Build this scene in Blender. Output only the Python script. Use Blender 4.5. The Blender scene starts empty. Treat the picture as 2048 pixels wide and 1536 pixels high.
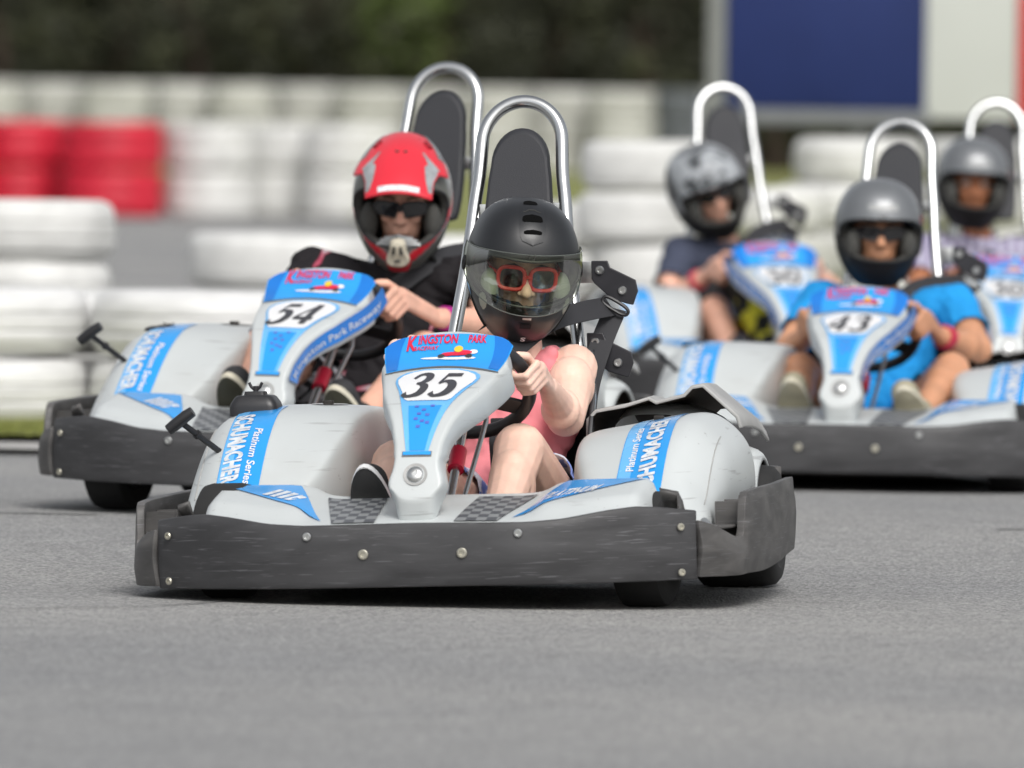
import bpy, bmesh, math, random
from math import radians as R, sin, cos, pi, sqrt, exp
from mathutils import Vector, Matrix, noise, Euler
from mathutils.bvhtree import BVHTree
random.seed(7)
sc = bpy.context.scene
C = sc.collection
V = Vector

# ------------------------------------------------------------------ helpers
def link(o, parent=None):
    C.objects.link(o)
    if parent: o.parent = parent
    return o
def thing(name, label, cat, group=None, mat=None):
    o = bpy.data.objects.new(name, None); o.empty_display_size = .2
    C.objects.link(o); o['label'] = label; o['category'] = cat
    if group: o['group'] = group
    if mat is not None: o.matrix_basis = mat
    return o
def tag(o, label, cat, group=None):
    o['label'] = label; o['category'] = cat
    if group: o['group'] = group
    return o
def obj(name, bm, m, parent=None, smooth=True, angle=40, mods=(), shift=None):
    me = bpy.data.meshes.new(name)
    if shift is not None: bmesh.ops.translate(bm, verts=bm.verts, vec=shift)
    bm.to_mesh(me); bm.free()
    for mm in (m if isinstance(m, (list, tuple)) else [m]): me.materials.append(mm)
    if smooth:
        me.polygons.foreach_set('use_smooth', [True]*len(me.polygons))
        if angle < 180: me.set_sharp_from_angle(angle=R(angle))
    o = bpy.data.objects.new(name, me); link(o, parent)
    for t, kw in mods:
        md = o.modifiers.new(t.lower(), t)
        for k, v in kw.items(): setattr(md, k, v)
    return o
def bake(o):
    dg = bpy.context.evaluated_depsgraph_get(); dg.update()
    me = bpy.data.meshes.new_from_object(o.evaluated_get(dg))
    old = o.data; o.modifiers.clear(); o.data = me; bpy.data.meshes.remove(old)
    return o
def lerp(a, b, t): return a+(b-a)*t
def sstep(a, b, x):
    t = max(0, min(1, (x-a)/(b-a))); return t*t*(3-2*t)
def interp(tab, x):
    if x <= tab[0][0]: return tab[0][1]
    for (x0, y0), (x1, y1) in zip(tab, tab[1:]):
        if x <= x1: return y0+(y1-y0)*(x-x0)/(x1-x0)
    return tab[-1][1]
def catmull(pts, n=8, closed=False):
    P = [V(p) for p in pts]; out = []; N = len(P)
    for i in range(N if closed else N-1):
        p0 = P[(i-1) % N] if (closed or i > 0) else P[0]*2-P[1]
        p1, p2 = P[i], P[(i+1) % N]
        p3 = P[(i+2) % N] if (closed or i+2 < N) else P[-1]*2-P[-2]
        for k in range(n):
            t = k/n
            out.append(.5*((2*p1)+(-p0+p2)*t+(2*p0-5*p1+4*p2-p3)*t*t+(-p0+3*p1-3*p2+p3)*t**3))
    if not closed: out.append(P[-1].copy())
    return out
def grid(bm, rows, closed=False, mi=0):
    vs = [[bm.verts.new(p) for p in r] for r in rows]
    for a, b in zip(vs, vs[1:]):
        n = len(a)
        for j in range(n if closed else n-1):
            try:
                f = bm.faces.new((a[j], a[(j+1) % n], b[(j+1) % n], b[j])); f.material_index = mi
            except ValueError: pass
    return vs
def tube(bm, pts, r, seg=12, closed=False, caps=True, flat=None):
    pts = [V(p) for p in pts]; n = len(pts); rings = []
    up = None
    for i, p in enumerate(pts):
        a = pts[(i-1) % n] if (closed or i > 0) else p
        b = pts[(i+1) % n] if (closed or i < n-1) else p
        t = (b-a).normalized()
        if up is None:
            up = t.cross(V((0, 0, 1)));
            if up.length < .1: up = t.cross(V((1, 0, 0)))
            up.normalize()
        up = (up-t*up.dot(t)).normalized(); w = t.cross(up)
        rr = r[i] if isinstance(r, (list, tuple)) else r
        ra, rb = (rr, rr) if flat is None else (flat[0], flat[1])
        rings.append([p+up*(ra*cos(2*pi*k/seg))+w*(rb*sin(2*pi*k/seg)) for k in range(seg)])
    if closed: rings.append(rings[0])
    vs = grid(bm, rings, closed=True)
    if closed: bmesh.ops.remove_doubles(bm, verts=vs[0]+vs[-1], dist=1e-6)
    elif caps:
        bm.faces.new(vs[0][::-1]); bm.faces.new(vs[-1])
def ribbon(bm, pts, w, t, nrm, closed=False):
    """flat strap: rectangular section, width along cross(tangent, nrm)"""
    pts = [V(p) for p in pts]; n = len(pts); rings = []
    for i, p in enumerate(pts):
        a = pts[max(0, i-1)]; b = pts[min(n-1, i+1)]
        tt = (b-a).normalized(); nn = V(nrm[i] if isinstance(nrm, list) else nrm)
        s = tt.cross(nn).normalized(); nn = s.cross(tt).normalized()
        rings.append([p+s*w/2+nn*t/2, p-s*w/2+nn*t/2, p-s*w/2-nn*t/2, p+s*w/2-nn*t/2])
    vs = grid(bm, rings, closed=True)
    bm.faces.new(vs[0][::-1]); bm.faces.new(vs[-1])
def box(bm, c, s, rot=None, bev=0):
    r = bmesh.ops.create_cube(bm, size=1)
    M = Matrix.Translation(V(c)) @ (rot.to_matrix().to_4x4() if rot else Matrix()) @ Matrix.Diagonal((s[0], s[1], s[2], 1))
    bmesh.ops.transform(bm, matrix=M, verts=r['verts'])
    if bev:
        es = list({e for v in r['verts'] for e in v.link_edges})
        bmesh.ops.bevel(bm, geom=es, offset=bev, segments=2, affect='EDGES', profile=.6)
def lathe(bm, prof, seg=32, M=None, mi=0):
    """prof: (radius, height); axis local x by default via M"""
    M = M or Matrix()
    rows = [[M @ V((r*cos(2*pi*k/seg), r*sin(2*pi*k/seg), h)) for k in range(seg)] for r, h in prof]
    vs = grid(bm, rows, closed=True, mi=mi)
    if prof[0][0] > 1e-6: bm.faces.new(vs[0][::-1]).material_index = mi
    if prof[-1][0] > 1e-6: bm.faces.new(vs[-1]).material_index = mi
def frame(p, z, x=None):
    z = V(z).normalized(); x = V(x) if x is not None else (V((1, 0, 0)) if abs(z.x) < .9 else V((0, 1, 0)))
    y = z.cross(x).normalized(); x = y.cross(z)
    return Matrix.Translation(V(p)) @ Matrix((x, y, z)).transposed().to_4x4()
def bolt_bm(p, n, r=.008, h=.004):
    bm = bmesh.new(); M = frame(p, n)
    lathe(bm, [(r, 0), (r, h*.5), (r*.8, h), (r*.45, h), (r*.38, h*.45), (.0001, h*.45)], 18, M)
    return bm
def capsule(bm, p, q, r1, r2, seg=14, sq=None):
    """closed tapered capsule; sq=(axis, factor) flattens the section along an axis"""
    p, q = V(p), V(q); d = q-p; L = d.length
    if L < 1e-6: d = V((0, 0, 1))
    M = frame(p, d, V((1, 0, 0)) if abs(d.normalized().x) < .85 else V((0, 1, 0)))
    prof = [(max(1e-5, r1*sin(a)), -r1*cos(a)) for a in [i*pi/2/5 for i in range(0, 6)]]
    prof += [(max(1e-5, r2*cos(a)), L+r2*sin(a)) for a in [i*pi/2/5 for i in range(0, 6)]]
    n0 = len(bm.verts)
    rows = [[M @ V((r*cos(2*pi*k/seg), r*sin(2*pi*k/seg), h)) for k in range(seg)] for r, h in prof]
    if sq:
        ax = V(sq[0]).normalized()
        c = (p+q)/2
        for row in rows:
            for i, v in enumerate(row):
                k = max(0, min(1, (v-p).dot(d)/max(1e-9, d.length_squared)))
                b = p+d*k; o = v-b; row[i] = b+o+ax*(o.dot(ax)*(sq[1]-1))
    vs = grid(bm, rows, closed=True)
    bm.faces.new(vs[0][::-1]); bm.faces.new(vs[-1])
def ellipsoid(bm, c, r, M=None, seg=20):
    res = bmesh.ops.create_uvsphere(bm, u_segments=seg, v_segments=seg//2+2, radius=1)
    T = Matrix.Translation(V(c)) @ (M or Matrix()) @ Matrix.Diagonal((r[0], r[1], r[2], 1))
    bmesh.ops.transform(bm, matrix=T, verts=res['verts'])

# ------------------------------------------------------------------ materials
def nodes(name):
    m = bpy.data.materials.new(name); m.use_nodes = True
    nt = m.node_tree; b = nt.nodes['Principled BSDF']
    return m, nt, b
def setb(b, **k):
    for n, v in k.items():
        n = n.replace('_', ' ')
        if n in b.inputs: b.inputs[n].default_value = v
def mat(name, col, rough=.5, metal=0, var=.12, scale=8, bump=0, bscale=60, coat=0, spec=.5, rvar=.1, stretch=None, sss=0):
    m, nt, b = nodes(name); N, L = nt.nodes, nt.links
    setb(b, Roughness=rough, Metallic=metal, Coat_Weight=coat, Coat_Roughness=.08, Specular_IOR_Level=spec)
    if sss:
        setb(b, Subsurface_Weight=sss, Subsurface_Radius=(.02, .008, .004), Subsurface_Scale=.6)
    tc = N.new('ShaderNodeTexCoord'); mp = N.new('ShaderNodeMapping'); L.new(tc.outputs['Object'], mp.inputs[0])
    if stretch: mp.inputs['Scale'].default_value = stretch
    n1 = N.new('ShaderNodeTexNoise'); n1.inputs['Scale'].default_value = scale; n1.inputs['Detail'].default_value = 6
    L.new(mp.outputs[0], n1.inputs[0])
    cr = N.new('ShaderNodeValToRGB'); c = V(col[:3])
    cr.color_ramp.elements[0].position = .3; cr.color_ramp.elements[1].position = .72
    cr.color_ramp.elements[0].color = (*(c*(1-var)), 1); cr.color_ramp.elements[1].color = (*(c*(1+var*.6)), 1)
    L.new(n1.outputs['Fac'], cr.inputs[0]); L.new(cr.outputs[0], b.inputs['Base Color'])
    mr = N.new('ShaderNodeMapRange'); mr.inputs[3].default_value = max(0, rough-rvar); mr.inputs[4].default_value = min(1, rough+rvar)
    L.new(n1.outputs['Fac'], mr.inputs[0]); L.new(mr.outputs[0], b.inputs['Roughness'])
    if bump:
        n2 = N.new('ShaderNodeTexNoise'); n2.inputs['Scale'].default_value = bscale; n2.inputs['Detail'].default_value = 4
        L.new(mp.outputs[0], n2.inputs[0])
        bp = N.new('ShaderNodeBump'); bp.inputs['Strength'].default_value = bump; bp.inputs['Distance'].default_value = .002
        L.new(n2.outputs['Fac'], bp.inputs['Height']); L.new(bp.outputs[0], b.inputs['Normal'])
    return m
def pattern(name, base, spots, scale=14, thr=(.52, .56), rough=.8, kind='noise', extra=None):
    """cloth with a printed pattern; spots = second colour (and an optional third)"""
    m, nt, b = nodes(name); N, L = nt.nodes, nt.links
    setb(b, Roughness=rough, Specular_IOR_Level=.25)
    tc = N.new('ShaderNodeTexCoord')
    if kind == 'noise':
        t = N.new('ShaderNodeTexNoise'); t.inputs['Scale'].default_value = scale; t.inputs['Detail'].default_value = 2
        t.inputs['Distortion'].default_value = 1.2; out = t.outputs['Fac']
    elif kind == 'dots':
        t = N.new('ShaderNodeTexVoronoi'); t.inputs['Scale'].default_value = scale; t.inputs['Randomness'].default_value = .55; out = t.outputs['Distance']
    else:
        t = N.new('ShaderNodeTexWave'); t.inputs['Scale'].default_value = scale; t.inputs['Distortion'].default_value = .6; out = t.outputs['Fac']
    L.new(tc.outputs['Object'], t.inputs[0])
    cr = N.new('ShaderNodeValToRGB'); e = cr.color_ramp.elements
    e[0].position = thr[0]; e[1].position = thr[1]
    a, c2 = (base, spots) if kind != 'dots' else (spots, base)
    e[0].color = (*a, 1); e[1].color = (*c2, 1)
    if extra:
        x = e.new(extra[0]); x.color = (*extra[1], 1)
    L.new(out, cr.inputs[0]); L.new(cr.outputs[0], b.inputs['Base Color'])
    n2 = N.new('ShaderNodeTexNoise'); n2.inputs['Scale'].default_value = 22; L.new(tc.outputs['Object'], n2.inputs[0])
    bp = N.new('ShaderNodeBump'); bp.inputs['Strength'].default_value = .5; bp.inputs['Distance'].default_value = .01
    L.new(n2.outputs['Fac'], bp.inputs['Height']); L.new(bp.outputs[0], b.inputs['Normal'])
    return m

def bumper_mat(name, base, lite, streak=(3, 3, 40)):
    m, nt, b = nodes(name); N, L = nt.nodes, nt.links
    setb(b, Roughness=.5, Specular_IOR_Level=.45)
    tc = N.new('ShaderNodeTexCoord')
    def nz(sc_, scl, det=8, dist=0):
        mp = N.new('ShaderNodeMapping'); mp.inputs['Scale'].default_value = sc_; L.new(tc.outputs['Object'], mp.inputs[0])
        n = N.new('ShaderNodeTexNoise'); n.inputs['Scale'].default_value = scl; n.inputs['Detail'].default_value = det; n.inputs['Distortion'].default_value = dist
        L.new(mp.outputs[0], n.inputs[0]); return n.outputs['Fac']
    a = nz(streak, 4, 8, .6); s2 = nz((1.2, 1.2, 26), 7, 4, 1.4); big = nz((1, 1, 1), 5, 3)
    cr = N.new('ShaderNodeValToRGB'); e = cr.color_ramp.elements
    e[0].position = .35; e[1].position = .75; e[0].color = (*base, 1); e[1].color = (*lite, 1); L.new(a, cr.inputs[0])
    m2 = N.new('ShaderNodeValToRGB'); e = m2.color_ramp.elements; e[0].position = .62; e[1].position = .74
    e[0].color = (0, 0, 0, 1); e[1].color = (.42, .42, .42, 1); L.new(s2, m2.inputs[0])
    mm = N.new('ShaderNodeMath'); mm.operation = 'MULTIPLY'; L.new(m2.outputs[0], mm.inputs[0]); L.new(big, mm.inputs[1])
    mix = N.new('ShaderNodeMix'); mix.data_type = 'RGBA'; L.new(mm.outputs[0], mix.inputs[0]); L.new(cr.outputs[0], mix.inputs[6])
    mix.inputs[7].default_value = (.34, .34, .36, 1)
    # diagonal scratches
    mp = N.new('ShaderNodeMapping'); mp.inputs['Rotation'].default_value = (0, R(35), 0); mp.inputs['Scale'].default_value = (2, 2, 55); L.new(tc.outputs['Object'], mp.inputs[0])
    sn = N.new('ShaderNodeTexNoise'); sn.inputs['Scale'].default_value = 5; sn.inputs['Detail'].default_value = 2; L.new(mp.outputs[0], sn.inputs[0])
    sr = N.new('ShaderNodeValToRGB'); e = sr.color_ramp.elements; e[0].position = .665; e[1].position = .69; e[0].color = (0, 0, 0, 1); e[1].color = (.6, .6, .6, 1); L.new(sn.outputs['Fac'], sr.inputs[0])
    mix2 = N.new('ShaderNodeMix'); mix2.data_type = 'RGBA'; L.new(sr.outputs[0], mix2.inputs[0]); L.new(mix.outputs[2], mix2.inputs[6]); mix2.inputs[7].default_value = (.15, .15, .16, 1)
    L.new(mix2.outputs[2], b.inputs['Base Color'])
    bp = N.new('ShaderNodeBump'); bp.inputs['Strength'].default_value = .35; bp.inputs['Distance'].default_value = .003; L.new(a, bp.inputs['Height']); L.new(bp.outputs[0], b.inputs['Normal'])
    return m

def clearglass(name, tint, alpha, rough=.03):
    m = bpy.data.materials.new(name); m.use_nodes = True; nt = m.node_tree; nt.nodes.clear(); N, L = nt.nodes, nt.links
    o = N.new('ShaderNodeOutputMaterial'); t = N.new('ShaderNodeBsdfTransparent'); g = N.new('ShaderNodeBsdfGlossy')
    t.inputs[0].default_value = (*tint, 1); g.inputs['Roughness'].default_value = rough; g.inputs[0].default_value = (1, 1, 1, 1)
    mx = N.new('ShaderNodeMixShader'); lw = N.new('ShaderNodeLayerWeight'); lw.inputs[0].default_value = .35
    mr = N.new('ShaderNodeMapRange'); mr.inputs[3].default_value = alpha; mr.inputs[4].default_value = .30
    L.new(lw.outputs['Fresnel'], mr.inputs[0]); L.new(mr.outputs[0], mx.inputs[0])
    L.new(t.outputs[0], mx.inputs[1]); L.new(g.outputs[0], mx.inputs[2]); L.new(mx.outputs[0], o.inputs[0])
    return m

def silver(name, c):
    m = mat(name, c, .42, 0, .05, 4, bump=.10, bscale=260, coat=.08)
    nt = m.node_tree; N, L = nt.nodes, nt.links; b = N['Principled BSDF']; src = b.inputs['Base Color'].links[0].from_socket
    tc = [n for n in N if n.type == 'TEX_COORD'][0]
    def mask(scl, rot, st, lo, hi, amt):
        mp = N.new('ShaderNodeMapping'); mp.inputs['Rotation'].default_value = rot; mp.inputs['Scale'].default_value = st; L.new(tc.outputs['Object'], mp.inputs[0])
        n = N.new('ShaderNodeTexNoise'); n.inputs['Scale'].default_value = scl; n.inputs['Detail'].default_value = 5; L.new(mp.outputs[0], n.inputs[0])
        r = N.new('ShaderNodeValToRGB'); e = r.color_ramp.elements; e[0].position = lo; e[1].position = hi; e[0].color = (0, 0, 0, 1); e[1].color = (amt, amt, amt, 1); L.new(n.outputs['Fac'], r.inputs[0]); return r.outputs[0]
    for k, col in ((mask(6, (0, .6, .3), (1, 1, 14), .64, .72, .45), (.20, .20, .20)), (mask(3.2, (0, 0, 0), (1, 1, 1), .52, .78, .38), (.36, .34, .30)), (mask(60, (0, 0, 0), (1, 1, 1), .70, .76, .5), (.15, .14, .13))):
        x = N.new('ShaderNodeMix'); x.data_type = 'RGBA'; L.new(k, x.inputs[0]); L.new(src, x.inputs[6]); x.inputs[7].default_value = (*col, 1); src = x.outputs[2]
    L.new(src, b.inputs['Base Color']); return m
SILVER = silver('silver_plastic', (.555, .585, .585))
SILVER_WORN = mat('worn_silver_plastic', (.40, .40, .39), .45, 0, .22, 9, bump=.1)
BUMPER = bumper_mat('scuffed_black_plastic', (.036, .036, .038), (.068, .068, .071), (1.2, 1.2, 5))
BUMPER_LIT = bumper_mat('scuffed_plastic_side_lit', (.060, .058, .057), (.125, .120, .116), (2, 2, 6))  # same scuffed bumper plastic, lightened: light caught by the sides put into the colour
BLUE = mat('blue_vinyl', (.022, .345, .84), .22, 0, .10, 6, coat=.5)
BLUE_L = mat('light_blue_vinyl', (.15, .48, .88), .25, 0, .06, 9, coat=.4)
BLUE_D = mat('deep_blue_vinyl', (.006, .19, .66), .22, 0, .15, 6, coat=.5)
WHITE = mat('white_vinyl', (.82, .82, .82), .35, 0, .03, 12)
LETTER = mat('chrome_white_lettering', (.72, .75, .78), .3, 0, .25, 60)
RED = mat('red_vinyl', (.72, .02, .06), .35, 0, .08, 20)
DIGIT = mat('charcoal_vinyl', (.045, .045, .05), .4, 0, .05, 20)
PURPLE = mat('violet_vinyl', (.10, .14, .55), .35)
YELLOW = mat('yellow_vinyl', (.75, .55, .05), .4)
CHROME = mat('chrome', (.58, .59, .59), .21, 1, .06, 30, rvar=.05)
ZINC = mat('zinc_bolt', (.62, .63, .62), .32, 1, .1, 80)
BRASSY = mat('yellow_zinc_bolt', (.52, .50, .42), .35, .8, .1, 80)
PAD = mat('black_foam_pad', (.022, .023, .028), .62, 0, .1, 5, bump=.25, bscale=400)
BLACK = mat('black_plastic', (.022, .022, .024), .38, 0, .15, 10, bump=.08, bscale=200)
SEAT = mat('black_fibreglass', (.02, .02, .023), .22, 0, .1, 8, coat=.3)
RUBBER = mat('tyre_rubber', (.018, .018, .018), .8, 0, .2, 20, bump=.2)
WEB = mat('belt_webbing', (.030, .030, .034), .75, 0, .12, 40, bump=.3, bscale=500)
STEEL = mat('painted_steel', (.03, .03, .035), .4, .2, .2, 20)
GREY = mat('grey_checker_base', (.13, .135, .14), .5)
DARK = mat('dark_machinery', (.025, .021, .018), .6, .2, .4, 20, bump=.3)
BROWN = mat('brown_underside', (.05, .035, .025), .7, 0, .4, 10)  # dark brown inner faces of the wheel covers and fenders
def checker_mat(name, a, b_, s):
    m, nt, b = nodes(name); N, L = nt.nodes, nt.links
    setb(b, Roughness=.45)
    tc = N.new('ShaderNodeTexCoord'); mp = N.new('ShaderNodeMapping'); mp.inputs['Scale'].default_value = (1, .8, 0); mp.inputs['Location'].default_value = (0, 0, .5)
    L.new(tc.outputs['Object'], mp.inputs[0])
    ck = N.new('ShaderNodeTexChecker'); ck.inputs['Scale'].default_value = s; ck.inputs['Color1'].default_value = (*a, 1); ck.inputs['Color2'].default_value = (*b_, 1)
    L.new(mp.outputs[0], ck.inputs[0]); L.new(ck.outputs[0], b.inputs['Base Color'])
    return m
CHECK = checker_mat('grey_checker_vinyl', (.085, .09, .10), (.23, .24, .245), 44)

# ------------------------------------------------------------------ text and digits
def text_mesh(s, shear=0, bold=0.0, spacing=1.0):
    cu = bpy.data.curves.new('t', 'FONT'); cu.body = s; cu.size = 1; cu.shear = shear; cu.offset = bold; cu.resolution_u = 3; cu.space_character = spacing
    o = bpy.data.objects.new('t', cu); C.objects.link(o)
    dg = bpy.context.evaluated_depsgraph_get(); dg.update()
    me = bpy.data.meshes.new_from_object(o.evaluated_get(dg))
    P = [v.co.copy() for v in me.vertices]; F = [tuple(p.vertices) for p in me.polygons]
    bpy.data.objects.remove(o); bpy.data.curves.remove(cu); bpy.data.meshes.remove(me)
    x0 = min(p.x for p in P); x1 = max(p.x for p in P); y0 = min(p.y for p in P); y1 = max(p.y for p in P)
    P = [((p.x-x0)/(x1-x0), (p.y-y0)/(y1-y0)) for p in P]
    return P, F
def add_text(bm, s, fn, shear=0, bold=0.0, spacing=1.0, mi=0):
    P, F = text_mesh(s, shear, bold, spacing)
    vs = [bm.verts.new(fn(x, y)) for x, y in P]
    for f in F:
        try: bm.faces.new([vs[i] for i in f]).material_index = mi
        except ValueError: pass
GL = {'3': [[(.12, .78, .045), (.24, .94, .045), (.46, 1.0, .05), (.68, .90, .095), (.70, .72, .105), (.54, .585, .05), (.36, .545, .028)],
            [(.36, .545, .028), (.58, .50, .05), (.77, .36, .11), (.73, .14, .11), (.50, .02, .055), (.24, .0, .04), (.08, .12, .07)]],
      '5': [[(.24, .94, .06), (.52, .94, .06), (.86, .94, .06)], [(.29, .94, .035), (.24, .75, .035), (.18, .52, .035)],
            [(.18, .52, .03), (.38, .62, .04), (.62, .57, .085), (.77, .38, .12), (.70, .15, .11), (.46, .02, .055), (.22, .0, .04), (.06, .12, .07)]],
      '4': [[(.64, .98, .05), (.34, .63, .035), (.04, .29, .04)], [(.02, .27, .055), (.45, .27, .055), (.92, .27, .055)], [(.66, 1.0, .10), (.66, .5, .10), (.66, .0, .10)]],
      '0': [[(.5, 1.0, .045), (.25, .88, .09), (.14, .5, .115), (.25, .12, .09), (.5, .0, .045), (.75, .12, .09), (.86, .5, .115), (.75, .88, .09), (.5, 1.0, .045)]]}
def add_digits(bm, s, fn, shear=.22):
    """slab italic racing numerals drawn as swelling strokes inside the unit box"""
    n = len(s); w = 1/(n+.02)
    for i, ch in enumerate(s):
        for k, st in enumerate(GL[ch]):
            pts = catmull([V(p) for p in st], 6)
            rows = []
            for j, p in enumerate(pts):
                a, b = pts[max(0, j-1)], pts[min(len(pts)-1, j+1)]
                t = V((b.x-a.x, (b.y-a.y)*1.25)); t.normalize()
                nx, ny = -t.y, t.x
                r = []; pz = p.z*1.28+.006
                for sg in (1, -1):
                    x = p.x*.90+sg*nx*pz; y = p.y*.88+.06+sg*ny*pz*.85
                    r.append(fn((i+x+shear*(y-.5))*w+.01, y, k))
                rows.append(r)
            grid(bm, rows)
# ================================================================== the kart
BT = [(0, .192), (.25, .190), (.33, .195), (.42, .210), (.48, .217), (.53, .214), (.62, .201)]
def btop(x): return interp(BT, abs(x))
def bplan(x): x = abs(x); return .0 if x < .2 else .175*((x-.2)/.405)**1.9
def smooth_prof(tab, n=60):
    P = catmull([(0, a, b) for a, b in tab], n//len(tab)+3)
    out = [(0, P[0].y, P[0].z)]
    for p, q in zip(P, P[1:]): out.append((out[-1][0]+(q-p).length, q.y, q.z))
    return out
FPROF = smooth_prof([(.035, .243), (.044, .266), (.058, .297), (.085, .343), (.135, .397), (.205, .443), (.31, .482), (.42, .515), (.485, .547), (.562, .602)])
FLEN = FPROF[-1][0]
def fprof(a):
    for p, q in zip(FPROF, FPROF[1:]):
        if a <= q[0] or q is FPROF[-1]:
            t = (a-p[0])/(q[0]-p[0]); return lerp(p[1], q[1], t), lerp(p[2], q[2], t)
def a_of_z(z):
    for p, q in zip(FPROF, FPROF[1:]):
        if z <= q[2]: return lerp(p[0], q[0], (z-p[2])/(q[2]-p[2]))
    return FLEN
HW = [(a_of_z(z), w) for z, w in [(.243, .046), (.256, .056), (.28, .054), (.318, .046), (.345, .0445), (.365, .047), (.41, .061), (.448, .083), (.473, .102), (.512, .125), (.545, .141), (.57, .147), (.602, .145)]]
def hw(a): return interp(HW, a)
A_BAND = a_of_z(.524)
def backdir(z):
    k = sstep(.33, .5, z)
    if z < .27: return V((0, lerp(.97, .35, sstep(.27, .25, z) if 0 else max(0, min(1, (.27-z)/.02))), lerp(-.2, -.94, max(0, min(1, (.27-z)/.02)))))
    return V((0, lerp(.97, .68, k), lerp(-.2, -.73, k)))
def fpt(s, a, off=0.0):
    """point on the front skin of the fairing"""
    def P(s, a):
        y, z = fprof(max(0, a)); return V((s, y+.45*s*s, z-.25*s*s))
    p = P(s, a)
    if off:
        e = .004; n = (P(s+e, a)-P(s-e, a)).cross(P(s, min(FLEN, a+e))-P(s, a-e)).normalized()
        if n.y > 0: n = -n
        p = p+n*off
    return p
def ftop(s): return FLEN*(1-.018*(s/.146)**2-.045*abs(s/.146)**9)
def f_edge(sg, a): return fpt(sg*hw(a), a)
def fpatch(bm, L, Rr, a0, a1, off, rows=16, cols=10, mi=0):
    g = []
    for i in range(rows+1):
        a = lerp(a0, a1, i/rows)
        l, r = L(a), Rr(a)
        g.append([fpt(lerp(l, r, j/cols), a, off) for j in range(cols+1)])
    grid(bm, g, mi=mi)

def surf_caster(o):
    dg = bpy.context.evaluated_depsgraph_get(); dg.update()
    me = bpy.data.meshes.new_from_object(o.evaluated_get(dg))
    bm = bmesh.new(); bm.from_mesh(me); t = BVHTree.FromBMesh(bm); bm.free(); bpy.data.meshes.remove(me)
    def cast(x, y, off=.0025):
        h = t.ray_cast(V((x, y, 2)), V((0, 0, -1)))
        if h[0] is None:
            n = t.find_nearest(V((x, y, .3))); return n[0]+V((0, 0, off))
        nn = h[1] if h[1].z > 0 else -h[1]
        return h[0]+nn*off
    return cast

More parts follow.
